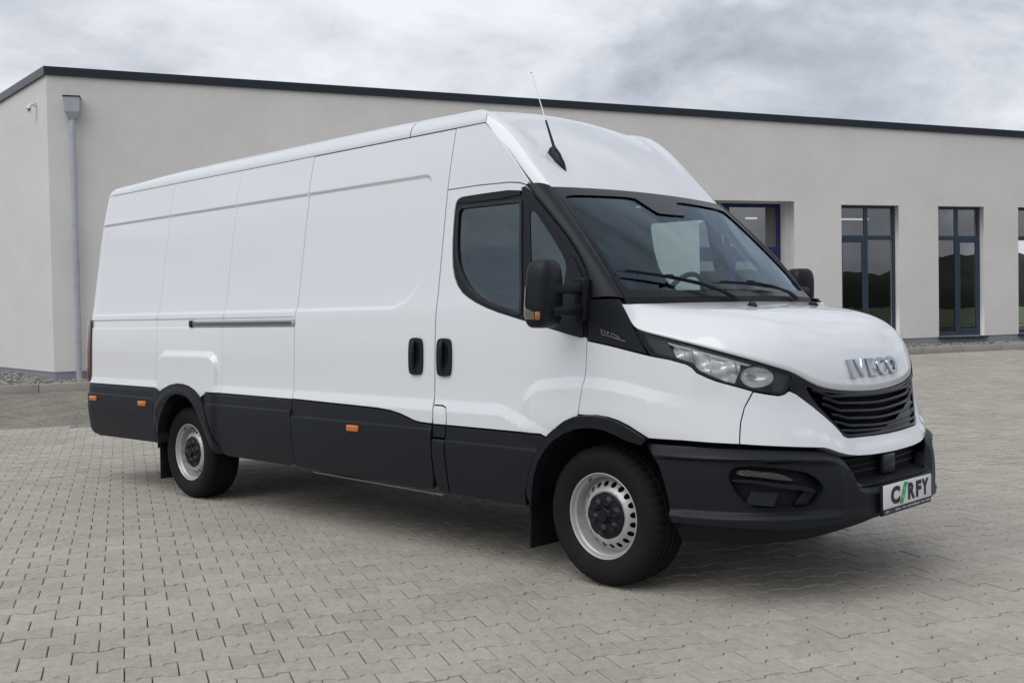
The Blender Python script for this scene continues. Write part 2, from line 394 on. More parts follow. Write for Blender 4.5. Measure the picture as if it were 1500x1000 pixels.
# ---- flush edging, rough strip in front of the building, kerb stones, gravel
edg = empty('edging', tuple(fpt(0, BOUND))); tag(edg, 'flush concrete edging strip between paving and rough strip', 'edging', kind='structure')
def stone_row(parent, name, o0, o1, zb, zt, ln, t0, t1, m, bev):
    mb = MB().box((0, 0, (zb+zt)/2), (ln-.008, abs(o1-o0), zt-zb)); first = mb.build(name, m, None, smooth=40, bevel=bev); me = first.data; bpy.data.objects.remove(first)
    t = t0
    while t < t1:
        c = fpt(t+ln/2, (o0+o1)/2); o = bpy.data.objects.new(name, me); COL.objects.link(o); o.parent = parent
        sl_ = math.atan((gz(*(fpt(t+ln, o0)[:2]))-gz(*(fpt(t, o0)[:2])))/ln)
        o.matrix_world = Matrix.Translation((c[0], c[1], float(gz(c[0], c[1]))+random.uniform(-.003, .003))) @ Matrix.Rotation(ang, 4, 'Z') @ Matrix.Rotation(-sl_, 4, 'Y') @ Matrix.Rotation(random.gauss(0, .002), 4, 'Z')
        o.matrix_parent_inverse = parent.matrix_world.inverted() if False else Matrix.Translation(-parent.location)
        t += ln
stone_row(edg, 'edging_stone', BOUND-.04, BOUND+.06, -.1, .006, 1.0, -6, 5.5, KERBM, .006)
ROUGH = mat('rough_sett_strip', (.20, .188, .155), .95, bump=(14, 1.0, 6, .04), var=[(1.7, .5), (7, .6), (24, .6), (60, .4)])
tag(sheet('forecourt_strip', ROUGH, -30, 5.5, 2.25, BOUND-.03, 41, 9, -.004), 'rough weathered paved strip along the kerb', 'pavement', kind='structure')
kerb = empty('kerb', tuple(fpt(0, 2.2))); tag(kerb, 'pale concrete kerb in front of the building', 'kerb', kind='structure')
stone_row(kerb, 'kerb_stone', 2.10, 2.24, -.15, .125, 1.0, -6.0, 34, KERBM, .012)
tag(sheet('gravel_bed', SOIL, -30, 50, -6, 2.12, 61, 7, -.03), 'dark bed under the gravel along the wall', 'ground', kind='structure')
# gravel pebbles, one mass
ico = bmesh.new(); bmesh.ops.create_icosphere(ico, subdivisions=1, radius=1); IV = np.array([v.co[:] for v in ico.verts]); IF = [[v.index for v in f.verts] for f in ico.faces]; ico.free()
SV = []; SF = []; nb = 0
def inside_build(x, y): 
    d = np.array((x, y))-FA; return (d@FN) < .02 and ((d@FN) < -10 or True)
GD = np.array([-.9954, .0960])                     # gable direction
GN = np.array([GD[1], -GD[0]]); GN = GN if GN[1] < 0 else -GN
rg = np.random.RandomState(5)
def pebbles(n, t0, t1, o0, o1, r0, r1):
    global nb
    for _ in range(n):
        t, o = rg.uniform(t0, t1), rg.uniform(o0, o1); q = FA+FD*t+FN*o; d = q-FA
        if (d@FN) < .03 and (d@GN) < .03: continue
        r = rg.uniform(r0, r1); s = r*rg.uniform(.6, 1.25, 3); s[2] *= .75
        a = rg.uniform(0, 6.28); Vq = (IV*(1+rg.uniform(-.16, .16, (len(IV), 1))))*s@rotz(a).T
        Vq += (q[0], q[1], float(gz(q[0], q[1]))-.025+rg.uniform(0, .035)); SV.append(Vq); SF.extend([tuple(i+nb for i in f) for f in IF]); nb += len(IV)
pebbles(5200, -2.2, 2.2, -2.5, 2.08, .018, .055); pebbles(5200, 14.5, 30, .02, 2.08, .025, .06)
me = bpy.data.meshes.new('gravel'); me.from_pydata([tuple(v) for v in np.concatenate(SV).tolist()], [], SF); me.update()
tag(link('gravel', me, GRAVEL), 'loose grey gravel strip between kerb and wall', 'gravel', kind='stuff')
# ================================================================== building
bld = empty('office_building', tuple(fpt(0, 0, .3)))
tag(bld, 'low beige plastered flat-roofed commercial building with dark roof edge', 'building')
BINV = Matrix.Translation(-bld.location)
def under(o, parent):
    """parents an object that was built in world coordinates"""
    o.parent = parent; o.matrix_parent_inverse = Matrix.Translation(-parent.location); return o
def facade_surf(a, z): q = FA[None, :]+FD[None, :]*np.asarray(a)[:, None]; return np.stack([q[:, 0], q[:, 1], np.asarray(z)], 1)
def gable_surf(a, z): q = FA[None, :]+GD[None, :]*(-np.asarray(a))[:, None]; return np.stack([q[:, 0], q[:, 1], np.asarray(z)], 1)
TOPL, SLP = 5.86, -.0222
def ztop(t): return TOPL+SLP*t
ZW = 3.70
wins = [(16.57, 18.09), (19.17, 20.45), (21.44, 22.80), (23.85, 25.2), (26.3, 27.65)]
WB = [.635, .662, .685, .71, .735]
door_t = (13.02, 15.36)
LEN = 34.
rect = lambda a, b, c, d: [(a, c), (b, c), (b, d), (a, d)]
o = patch('facade_wall', facade_surf, [(0, .45), (LEN, .797), (LEN, ztop(LEN)), (0, ztop(0))], PLASTER, None,
          holes=[rect(a, b, zb, ZW) for (a, b), zb in zip(wins, WB)]+[rect(door_t[0], door_t[1], .60, 3.76)], step=.8, bstep=.8, flange=.22); under(o, bld)
o = patch('gable_wall', gable_surf, [(-14, .45), (0, .45), (0, ztop(0)), (-14, ztop(0)-.1)], PLASTER, None, step=.8, flange=.2); under(o, bld)
# plinth, set back 12 mm
def fac_off(d): return lambda a, z: facade_surf(a, z)+np.array((FN[0], FN[1], 0))*d
def gab_off(d): return lambda a, z: gable_surf(a, z)+np.array((GN[0], GN[1], 0))*d
under(patch('plinth', fac_off(-.014), [(.006, 0), (door_t[0], .2), (door_t[0], .581), (.006, .448)], PLINTH, None, step=.8, flange=.1), bld)
under(patch('plinth', fac_off(-.014), [(door_t[1], .2), (LEN, .3), (LEN, .795), (door_t[1], .604)], PLINTH, None, step=.8, flange=.1), bld)
under(patch('plinth', gab_off(-.014), [(-14, 0), (-.006, 0), (-.006, .448), (-14, .448)], PLINTH, None, step=.8, flange=.1), bld)
# roof edge coping
def strip_box(name, p0, p1, nrm, z0a, z0b, h, out, inn, m, parent):
    p0, p1 = np.array(p0), np.array(p1); V = []
    for q, z in ((p0, z0a), (p1, z0b)):
        for oo, zz in ((out, 0), (out, h), (-inn, h), (-inn, 0)):
            V.append((*(q+nrm*oo), z+zz))
    F = [(0, 1, 2, 3), (4, 7, 6, 5), (0, 4, 5, 1), (1, 5, 6, 2), (2, 6, 7, 3), (3, 7, 4, 0)]
    return under(MB().add(V, F).build(name, m, None), parent)
ce = FA+FN*.045+GN*0
bis = (FN+GN); bis = bis/np.linalg.norm(bis); cornr = FA+bis*(.05/float(bis@FN))
strip_box('roof_coping', cornr-FN*.05, FA+FD*LEN, FN, ztop(0)-.02, ztop(LEN)-.02, .150, .05, .35, ANTHRA, bld)
strip_box('roof_coping', FA+GD*14, cornr-GN*.05, GN, ztop(0)-.12, ztop(0)-.02, .150, .05, .35, mat('coping_grey', (.05, .056, .064), .35, metal=.3), bld)
# seams of the coping sheets
for t in np.arange(3, LEN, 3.0):
    q = FA+FD*t; under(MB().box((*(q+FN*.051), ztop(t)+.055), (.012, .008, .152), rotz(ang)).build('coping_seam', ANTHRA, None), bld)
rp = [FA-FN*.2+FD*.2, FA+FD*LEN-FN*.2, FA+FD*LEN-FN*16, FA+GD*14-FN*8, FA+GD*14-GN*.2]
under(raw('roof', [(*q, 5.35 if i in (1, 2) else ztop(0)-.12) for i, q in enumerate(rp)], [tuple(range(5))], mat('roof_felt', (.06, .06, .06), .9)), bld)
# windows
LT = []
def window(a, b, zb, zt, transom, openleft):
    dep = -.17; wn = empty('window', tuple(fpt((a+b)/2, 0, zb))); under(wn, bld); fr = .06
    def bar(name, a0, a1, z0, z1, d0=dep, th=.07, par=wn):
        c = fpt((a0+a1)/2, d0, (z0+z1)/2); return under(MB().box(c, (a1-a0, th, z1-z0), rotz(ang)).build(name, WFRAME, None, smooth=30, bevel=.006, seg=1), par)
    bar('frame', a, a+fr, zb, zt); bar('frame', b-fr, b, zb, zt); bar('frame', a+fr, b-fr, zt-fr, zt); bar('frame', a+fr, b-fr, zb, zb+.10)
    m_ = (a+b)/2-.02; bar('mullion', m_-.045, m_+.045, zb+.10, zt-fr, dep+.003); bar('transom', a+fr, m_-.045, transom-.05, transom+.05); bar('transom', m_+.045, b-fr, transom-.05, transom+.05)
    # opening leaf
    l0, l1 = (a+fr, m_-.045) if openleft else (m_+.045, b-fr)
    for a0, a1, z0, z1 in ((l0, l0+.05, zb+.10, transom-.05), (l1-.05, l1, zb+.10, transom-.05), (l0+.05, l1-.05, zb+.10, zb+.16), (l0+.05, l1-.05, transom-.11, transom-.05)): bar('leaf_frame', a0, a1, z0, z1, dep+.012, .06)
    bar('sill', a-.02, b+.06, zb-.045, zb-.002, -.03, .24)
    for a0, a1 in ((a+fr-.01, m_-.03), (m_+.03, b-fr+.01)):
        for z0, z1 in ((zb+.09, transom-.03), (transom+.03, zt-fr+.01)):
            V = [fpt(x, dep+y_, z) for y_ in (-.008, .008) for x, z in ((a0, z0), (a1, z0), (a1, z1), (a0, z1))]
            under(MB().add(V[4:], [(0, 1, 2, 3)]).build('pane', PANE, None), wn)
for k, ((a, b), zb) in enumerate(zip(wins, WB)): window(a, b, zb, ZW, 2.97, k == 0)
# recessed blue entrance
dr = empty('entrance_door', tuple(fpt(14.2, -.6, .5))); under(dr, bld)
a, b = door_t
for nm, c, d in (('jamb', (b+.10, -.42, 2.13), (.20, .44, 3.30)), ('jamb', (a-.10, -.42, 2.13), (.20, .44, 3.30)), ('soffit', ((a+b)/2, -.42, 3.86), (b-a+.4, .44, .20))):
    under(MB().box(fpt(*c), d, rotz(ang)).build(nm, PLASTER, None), dr)
def dbar(name, a0, a1, z0, z1, d0=-.62, th=.07, m=BLUE):
    return under(MB().box(fpt((a0+a1)/2, d0, (z0+z1)/2), (a1-a0, th, z1-z0), rotz(ang)).build(name, m, None, smooth=30, bevel=.005, seg=1), dr)
dbar('frame', b-.07, b, .5, 3.76); dbar('frame', a, a+.07, .5, 3.76); dbar('frame', a+.07, b-.07, 3.68, 3.76); mid = 14.02
dbar('mullion', mid-.05, mid+.05, .5, 3.68); dbar('transom', mid+.05, b-.07, 2.62, 2.78); dbar('transom', a+.07, mid-.05, 2.62, 2.78)
for a0, a1 in ((mid+.05, b-.07), (a+.07, mid-.05)):
    dbar('leaf_stile', a0, a0+.14, .5, 2.62, -.615); dbar('leaf_stile', a1-.14, a1, .5, 2.62, -.615); dbar('leaf_rail', a0+.14, a1-.14, 2.46, 2.62, -.615); dbar('leaf_rail', a0+.14, a1-.14, .5, .72, -.615); dbar('leaf_rail', a0+.14, a1-.14, 1.35, 1.5, -.615)
    for z0, z1 in ((.5, 2.62), (2.76, 3.70)):
        V = [fpt(x, -.63, z) for x, z in ((a0-.01, z0), (a1+.01, z0), (a1+.01, z1), (a0-.01, z1))]; under(MB().add(V, [(0, 1, 2, 3)]).build('pane', PANE, None), dr)
under(MB().box(fpt(b-.13, -.555, 2.22), (.05, .03, .20), rotz(ang)).box(fpt(b-.11, -.54, 2.14), (.03, .06, .05), rotz(ang)).build('door_closer', mat('white_metal', (.7, .7, .7), .4), None), dr)
under(MB().box(fpt(b-.14, -.55, 1.42), (.03, .05, .16), rotz(ang)).build('handle', ALU, None), dr)
# dim rooms behind the glass and their lit tubes
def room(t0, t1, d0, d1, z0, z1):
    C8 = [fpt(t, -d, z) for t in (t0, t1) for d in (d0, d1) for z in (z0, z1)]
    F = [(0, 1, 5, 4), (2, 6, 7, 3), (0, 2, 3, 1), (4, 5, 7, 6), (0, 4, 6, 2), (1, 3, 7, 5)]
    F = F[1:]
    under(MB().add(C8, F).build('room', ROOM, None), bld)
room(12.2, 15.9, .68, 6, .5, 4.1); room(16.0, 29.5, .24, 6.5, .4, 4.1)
for t, d in ((14.2, 2.4), (14.5, 3.6), (16.0, 2.6), (17.5, 2.4), (18.7, 2.6)):
    under(MB().box(fpt(t, -d, 3.62), (.8, .05, .04), rotz(ang)).build('ceiling_lamp', LAMP_ON, None), bld)
# rainwater hopper and downpipe
dp = empty('downpipe', tuple(fpt(.43, .12, .4))); under(dp, bld)
t0, o0 = .435, .125
V = [fpt(t0+x, o0+y, z) for z, hx, hy in ((5.42, .14, .115), (5.16, .125, .105), (5.03, .07, .06)) for x, y in ((-hx, -hy), (hx, -hy), (hx, hy), (-hx, hy))]
F = [(0, 1, 2, 3), (11, 10, 9, 8)]+[(k*4+i, k*4+(i+1) % 4, (k+1)*4+(i+1) % 4, (k+1)*4+i) for k in (0, 1) for i in range(4)]
under(MB().add(V, F).build('hopper', ZINC, None), dp)
under(MB().box(fpt(t0, o0, 5.43), (.30, .25, .022), rotz(ang)).build('hopper_rim', ANTHRA, None), dp)
under(MB().tube([fpt(t0, o0, z) for z in (5.05, 4, 3, 2, 1, .25)], .053, 16).build('pipe', ZINC, None, smooth=40), dp)
for z in (4.72, 3.1, 2.0, 1.0): under(MB().tube([fpt(t0, o0, z), fpt(t0, o0, z+.05)], .059, 16).build('pipe_collar', ZINC, None, smooth=40), dp)
for z in (4.2, 2.5, .8): under(MB().box(fpt(t0, o0-.085, z), (.03, .10, .03), rotz(ang)).build('pipe_bracket', ZINC, None), dp)
# small camera-like fixture on the gable
q = FA+GD*.62+GN*.07; wl = empty('wall_fixture', (q[0], q[1], 5.3)); under(wl, bld); WM = mat('white_metal', (.7, .7, .7), .4)
under(MB().box((*(q-GN*.045), 5.40), (.05, .05, .09), rotz(math.atan2(GD[1], GD[0]))).build('bracket', WM, None, bevel=.008), wl)
under(MB().tube([(*(q-GN*.03), 5.41), (*(q+GN*.04), 5.38), (*(q+GN*.07), 5.31), (*(q+GN*.06), 5.25)], [.022, .028, .05, .056], 12).build('lamp_head', WM, None, smooth=40), wl)
# ================================================================== the van (x forward, front axle at x = 0, right side towards -y)
van = empty('delivery_van', (0, 0, 0))
tag(van, 'white long high-roof panel van with black lower cladding parked on the paving', 'van')
WT = [(.25, .93), (.36, .965), (.5, .99), (.64, 1.003), (.8, 1.0), (.95, .993), (1.2, .985), (1.36, .975), (1.5, .952), (1.8, .908), (2.15, .853), (2.44, .79)]
XT = [(.25, 1.03), (.36, 1.07), (.47, 1.085), (.56, 1.08), (.66, 1.062), (.75, 1.04), (.955, .985), (1.08, .970), (1.16, .945), (1.25, .85), (1.34, .67), (1.4, .47)]
XC, NS = .1, 2.8
_th = np.linspace(0, math.pi/2, 4001); _x = .95*np.sin(_th)**(2/NS); _y = -np.cos(_th)**(2/NS)
_A = np.concatenate([[0], np.cumsum(np.hypot(np.diff(_x), np.diff(_y)))]); AC = _A[-1]
XR = -5.745
def relief(x, z):
    r = np.zeros_like(x)
    # upper pressed panel
    zl = 1.412+np.where(x > -1.62, .31-np.sqrt(np.maximum(.31**2-np.clip(x+1.62, 0, .309)**2, 0)), 0)
    zh = 2.182-np.where(x > -1.40, .08-np.sqrt(np.maximum(.08**2-np.clip(x+1.40, 0, .079)**2, 0)), 0)
    r -= .012*ss(-.012, .014, z-zl)*ss(-.014, .012, zh-z)*(1-ss(-1.345, -1.315, x))*ss(-5.70, -5.66, x)
    # lower flare above the cladding, running out ahead of the front arch
    zb = np.where(x < -.637, .886, np.where(x < -.3, .886-(x+.637)*.33, .775))
    r += .015*np.clip((zb-z)/.06, 0, 1)*(1-ss(-.25, -.1, x))*ss(.40, .46, np.abs(x+3.99))
    # front wing flare
    zf = pw(x, [(-.5, .93), (-.437, .981), (-.364, 1.020), (-.222, 1.037), (-.05, 1.048), (.15, 1.035), (.4, .99), (.7, .93)])
    r += .016*np.clip((zf-z)/.055, 0, 1)*ss(-.5, -.40, x)*(1-ss(.25, .62, x))*ss(.70, .80, z+.0*x)
    # guide channel towards the rear
    r -= .007*ss(1.298, 1.310, z)*(1-ss(1.362, 1.374, z))*ss(-5.70, -5.68, x)*(1-ss(-2.60, -2.598, x))
    # bulge over the rear wheel
    top = 1.115-np.where(np.abs(x+3.99) > .32, .13-np.sqrt(np.maximum(.13**2-np.clip(np.abs(x+3.99)-.32, 0, .129)**2, 0)), 0)
    bm_ = (1-ss(-.03, .02, z-top))*(1-ss(.405, .465, np.abs(x+3.99))); r += .036*bm_
    return r
def Wd(x, z):
    k = np.clip((-5.60-x)/.165, 0, .98); return pw(z, WT)+relief(x, z)-.09*(1-np.sqrt(1-k*k))
def body(a, z):
    """a: arc length round the plan outline (a<=0 flank with x = XC+a, a = AC front centre, beyond it the other side)"""
    a = np.asarray(a, float); z = np.asarray(z, float)
    sg = np.where(a > AC, -1., 1.); b = np.where(a > AC, 2*AC-a, a)
    th = np.interp(b, _A, _th); X = pw(z, XT)
    x = np.where(b <= 0, XC+b, XC+(X-XC)*np.sin(th)**(2/NS)); w_ = Wd(x, z)
    y = -np.where(b <= 0, w_, w_*np.cos(th)**(2/NS)); return np.stack([x, y*sg, z], 1)
def flank(x, z): x = np.asarray(x, float); z = np.asarray(z, float); return np.stack([x, -Wd(x, z), z], 1)
def mirror_a(l): return [(2*AC-a, z) for a, z in l[::-1]]
fine = lambda z, n=3, d=.007: [z+k*d for k in range(-n, n+1)]
ROWS = sorted(set(np.round(np.concatenate([np.arange(.75, 1.15, .016), np.arange(1.40, 1.78, .016), np.arange(.3, 2.46, .04), fine(.886), fine(1.412), fine(2.182), fine(1.304, 2), fine(1.368, 2), fine(1.10, 4, .012), fine(1.04, 4, .01)]), 4).tolist()))
COLS = sorted(set(np.round(np.concatenate([np.arange(-.72, -.03, .016), np.arange(-1.68, -1.28, .014), np.arange(-4.50, -3.48, .022), np.arange(-5.765, .1, .045), np.arange(-5.765, -5.54, .014), fine(-1.33, 3, .012), fine(-4.43, 3, .012), fine(-3.55, 3, .012)]), 4).tolist()))
G = .0028
def sidepanel(name, outline, m=PAINT, sides=(1,), holes=(), **k): return patch(name, flank, outline, m, van, holes=holes, step=.045, bstep=.03, rows=k.pop('rows', ROWS), cols=k.pop('cols', COLS), gap=k.pop('gap', G), sides=sides, flange=k.pop('flange', .022), **k)
ZD = 2.44
RA = [(-4.425, .905), (-4.36, .815), (-4.285, .845), (-4.20, .872), (-4.095, .886), (-4.0, .886), (-3.909, .872), (-3.82, .842), (-3.737, .80), (-3.718, .811)]
# flank panels of the load bay
sidepanel('rear_side_panel', [(XR, .838), (-4.49, .838), (-4.49, ZD), (XR, ZD)], sides=BOTH, gap=.0014)
sidepanel('wheel_side_panel', [(-4.49, .838), (-4.345, .815), (-4.285, .842), (-4.20, .868), (-4.095, .882), (-4.0, .882), (-3.909, .870), (-3.82, .842), (-3.735, .795), (-3.66, .835), (-3.50, .834), (-3.50, ZD), (-4.49, ZD)], sides=BOTH, gap=.0014)
sidepanel('middle_side_panel', [(-3.50, .834), (-2.588, .830), (-2.588, ZD), (-3.50, ZD)], sides=BOTH, gap=.0014)
SD = [(-2.588, .830), (-1.685, .814), (-1.56, .806), (-1.47, .792), (-1.40, .775), (-1.337, .758), (-1.28, .751), (-1.180, .749), (-1.178, ZD), (-2.588, ZD)]
sdoor = sidepanel('sliding_door', SD, gap=.004)
sidepanel('load_side_panel', SD, sides=(-1,), gap=.004)
# panel above the cab door, up to the slanted roof-cap edge
sidepanel('cab_side_panel', [(-1.178, 2.081), (-.928, 2.083), (-.68, 2.076), (-.60, 2.066), (-.545, 2.048), (-.53, 2.061), (-.746, 2.279), (-.932, ZD), (-1.178, ZD)], sides=BOTH)
# cab door
DOORF = [(-1.178, .749), (-1.062, .748), (-.336, .746), (-.30, .732), (-.24, .775), (-.17, .82), (-.105, .845), (-.085, .852), (-.082, .861), (-.058, 1.0), (-.049, 1.059), (-.043, 1.15), (-.041, 1.228), (-.044, 1.322), (-.044, 1.423), (-.054, 1.49), (-.08, 1.577), (-.14, 1.66), (-.228, 1.757), (-.37, 1.885), (-.524, 2.02), (-.554, 2.052), (-.60, 2.066), (-.68, 2.076), (-.928, 2.083), (-1.178, 2.081)]
FLAP = [(-1.174, .749), (-1.066, .749), (-1.062, .815), (-1.075, .842), (-1.10, .853), (-1.174, .853)]
DOORN = [(-1.062, .748)]+DOORF[2:]+[(-1.178, .856), (-1.10, .856), (-1.072, .845), (-1.059, .816)]
WINH = smooth_poly([(-1.104, 1.985), (-1.085, 2.022), (-1.03, 2.032), (-.575, 2.034), (-.50, 1.975), (-.37, 1.862), (-.245, 1.747), (-.155, 1.645), (-.095, 1.56), (-.068, 1.48), (-.058, 1.40), (-.055, 1.32), (-.055, 1.24), (-.09, 1.238), (-.30, 1.285), (-.507, 1.332), (-.727, 1.383), (-.897, 1.441), (-1.007, 1.501), (-1.072, 1.599), (-1.097, 1.75), (-1.104, 1.88)], 1)
doors = sidepanel('cab_door', DOORN, holes=[WINH], sides=BOTH, gap=.0035)
patch('fuel_flap', flank, FLAP, PAINT, van, step=.03, gap=.0022, flange=.02, sides=BOTH)
# door window: black frame, two panes
GL = smooth_poly([(-1.066, 1.962), (-1.0, 1.962), (-.60, 1.960), (-.585, 1.955), (-.560, 1.70), (-.515, 1.375), (-.53, 1.37), (-.65, 1.40), (-.817, 1.451), (-.938, 1.525), (-1.025, 1.635), (-1.055, 1.752), (-1.066, 1.88)], 1)
QG = smooth_poly([(-.512, 1.90), (-.49, 1.91), (-.455, 1.885), (-.34, 1.765), (-.24, 1.65), (-.215, 1.59), (-.205, 1.46), (-.215, 1.42), (-.42, 1.40), (-.44, 1.44), (-.485, 1.72)], 1)
patch('window_frame', flank, WINH, GLOSSB, van, holes=[GL, QG], step=.04, bstep=.02, off=-.006, flange=.012, gap=.0015, sides=BOTH)
patch('window_glass', flank, GL, GLASS_S, van, step=.08, bstep=.03, off=-.012, flange=0, gap=-.004, sides=BOTH)
patch('door_frame_trim', flank, [(-.0435, 1.238), (-.0455, 1.423), (-.0555, 1.49), (-.0815, 1.5755), (-.1415, 1.6585), (-.2295, 1.7555), (-.3715, 1.8835), (-.524, 2.017), (-.552, 2.042), (-.585, 2.036), (-.565, 2.010), (-.50, 1.958), (-.37, 1.845), (-.26, 1.747), (-.17, 1.645), (-.11, 1.56), (-.083, 1.48), (-.073, 1.40), (-.070, 1.245)], PLASTIC, van, step=.03, bstep=.02, off=.0015, flange=.012, sides=BOTH)
patch('quarter_glass', flank, QG, GLASS_S, van, step=.08, bstep=.03, off=-.010, flange=0, gap=-.004, sides=BOTH)
# rubber seal round the main pane and the matt band above it
SEALH = [tuple(q) for q in inset(resample(GL, .03), -.016)]
patch('window_seal', flank, [(x, z) for x, z in SEALH if True], SEAL, van, holes=[GL], step=.03, bstep=.02, off=.001, flange=.008, sides=BOTH)
patch('window_band', flank, smooth_poly([(-1.092, 1.992), (-1.076, 2.018), (-1.03, 2.026), (-.586, 2.028), (-.590, 1.992)], 1), PLASTIC, van, step=.04, bstep=.02, off=.002, flange=.008, sides=BOTH)
# triangular mirror base on the door
patch('mirror_base', flank, [(-.205, 1.275), (-.062, 1.246), (-.062, 1.40), (-.074, 1.49), (-.105, 1.56), (-.165, 1.645), (-.20, 1.60), (-.215, 1.45)], PLASTIC, van, step=.04, bstep=.03, off=.012, flange=.02, sides=BOTH)
# black cover between door, bonnet and headlamp
COVER = [(-.141, 1.227), (.063, 1.194), (.256, 1.162), (.228, 1.215), (.196, 1.285), (.185, 1.35), (.178, 1.395), (.135, 1.428), (-.065, 1.43), (-.141, 1.43)]
patch('wing_cover', body, COVER, PLASTIC, van, step=.03, gap=.002, flange=.02, off=-.001, sides=BOTH)
# front wing
ARCHF = [(-.56, .43), (-.535, .505), (-.485, .62), (-.445, .685), (-.4, .73), (-.34, .775), (-.27, .818), (-.205, .843), (-.135, .856), (-.06, .859), (.017, .853), (.081, .840), (.146, .818), (.205, .790), (.25, .768)]
ARCHI = [(-.535, .36), (-.515, .44), (-.485, .53), (-.45, .60), (-.40, .665), (-.34, .72), (-.27, .762), (-.19, .788), (-.10, .799), (-.01, .794), (.065, .776), (.13, .752), (.19, .738)]
HEADB = [(.779, .992), (.707, 1.013), (.613, 1.038), (.564, 1.056), (.515, 1.078), (.493, 1.102), (.465, 1.117), (.378, 1.138), (.272, 1.153)]
WING = [(-.182, .861), (-.135, .860), (-.06, .863), (.017, .857), (.081, .844), (.146, .822), (.205, .794), (.25, .770), (.42, .768), (.549, .762), (.682, .757), (.690, .80), (.702, .85), (.731, .92)]+HEADB+[(.063, 1.190), (-.141, 1.223), (-.143, 1.15), (-.149, 1.059), (-.158, 1.0)]
patch('front_wing', body, WING, PAINT, van, step=.03, bstep=.025, gap=.0016, flange=.02, sides=BOTH, rows=sorted(set(np.round(np.concatenate([np.arange(.75, 1.22, .02), fine(1.04, 5, .01), fine(1.0, 4, .01)]), 4).tolist())))
# bonnet: profile curves from the headlamp / grille line back to the windscreen
EU = [(.178, 1.400), (.190, 1.345), (.199, 1.292), (.275, 1.272), (.378, 1.252), (.485, 1.227), (.668, 1.177), (.789, 1.142), (.916, 1.103), (1.0, 1.077), (1.059, 1.046), (1.121, 1.017), (1.185, .999), (1.285, .983), (1.399, .973), (1.52, .966), (AC, .963)]
ed = np.array(EU); EP = body(ed[:, 0], ed[:, 1]); cl = np.concatenate([[0], np.cumsum(np.linalg.norm(np.diff(EP, axis=0), axis=1))]); cl /= cl[-1]
us = np.linspace(0, 1, 61); Ee = np.stack([np.interp(us, cl, EP[:, k]) for k in range(3)], 1)
for _ in range(2): Ee[1:-1] = (Ee[:-2]+2*Ee[1:-1]+Ee[2:])/4
def wsb(v):   # windscreen base, v = -1..1 across
    v = np.asarray(v, float); return np.stack([.123+.185*(1-np.abs(v)**2.2), .893*v, 1.43+.006*(1-v*v)], -1)
def wst(v): v = np.asarray(v, float); return np.stack([-.456+.035*(1-np.abs(v)**2.4), .783*v, 2.042+.016*(1-v*v)], -1)
vr = -(1-ss(0, 1, us)*.0-us**1.15); Rr = wsb(vr)+np.array((.030, 0, -.030))
tt = np.linspace(0, 1, 30); HP = np.zeros((121, 30, 3))
for i, u in enumerate(us):
    E_, R_ = Ee[i], Rr[i]; D = np.linalg.norm(R_-E_); h = (E_-R_)*np.array((1, 1, 0)); h /= np.linalg.norm(h)
    k = ss(.0, .75, u)
    P1 = E_+(np.array((0, 0, 1.))*(.40*D)-h*(.05*D))*k+(1-k)*(R_-E_)*.34+np.array((0, 0, .02))*(1-k)*ss(0, .2, u)
    P2 = R_+(h*(.52*D)+np.array((0, 0, -.045*D/.6)))*k+(1-k)*(E_-R_)*.34+np.array((0, 0, .045))*(1-k)*ss(0, .25, u)
    t = tt[:, None]; HP[i] = E_*(1-t)**3+3*P1*t*(1-t)**2+3*P2*t*t*(1-t)+R_*t**3
HP[61:] = HP[:60][::-1]*np.array((1, -1, 1))
# rolled front lip of the bonnet
lip = np.zeros((121, 3, 3)); 
cin = HP[:, 0]-np.array((.4, 0, 0)); inw = -(HP[:, 0]-np.array((.2, 0, 1.0)))*np.array((1, 1, 0)); inw /= (np.linalg.norm(inw, axis=1, keepdims=True)+1e-9)
lip[:, 2] = HP[:, 0]; lip[:, 1] = HP[:, 0]+inw*.008+np.array((0, 0, -.010)); lip[:, 0] = HP[:, 0]+inw*.045+np.array((0, 0, -.004))
loft('bonnet', np.concatenate([lip[:, :2], HP], 1), PAINT, van)
for sg in (-1, 1):
    P = HP[60, :, :]; i = 60+sg*25
    # washer jets sit on the bonnet
    jj = np.argmin(np.linalg.norm(HP.reshape(-1, 3)[:, :2]-np.array((.465, sg*.303)), axis=1)); c = HP.reshape(-1, 3)[jj]
    me_ = MB().tube([c+np.array((-.022, 0, .002)), c+np.array((-.01, 0, .009)), c+np.array((.012, 0, .006)), c+np.array((.026, 0, -.004))], [.008, .014, .015, .006], 10).build('washer_jet', PLASTIC, van, smooth=50)
# windscreen
def wscreen(v, t):
    v = np.asarray(v, float); t = np.asarray(t, float)
    P = wsb(v)*(1-t)[:, None]+wst(v)*t[:, None]; return P+np.outer(4*t*(1-t), np.array((.010, 0, .012)))
def scr(v, t): return wscreen(v, t)
WSO = [(-.995, .0), (.995, .0), (.995, .985), (-.995, .985)]
WSI = smooth_poly([(-.93, .06), (-.5, .05), (.5, .05), (.93, .06), (.965, .10), (.962, .5), (.955, .86), (.925, .905), (.6, .912), (.25, .915), (.225, .88), (.17, .76), (.13, .75), (-.13, .75), (-.17, .76), (-.225, .88), (-.25, .915), (-.6, .912), (-.925, .905), (-.955, .86), (-.962, .5), (-.965, .10)], 1)
patch('windscreen_border', scr, WSO, GLOSSB, van, holes=[WSI], step=.03, bstep=.03, flange=.006, off=.0)
patch('windscreen', scr, WSI, GLASS_W, van, step=.03, bstep=.03, flange=0, off=-.009, gap=-.012)
patch('camera_housing', scr, smooth_poly([(-.15, .77), (.15, .77), (.21, .90), (-.21, .90)], 1), PLASTIC, van, step=.05, bstep=.03, off=-.012, flange=.03)
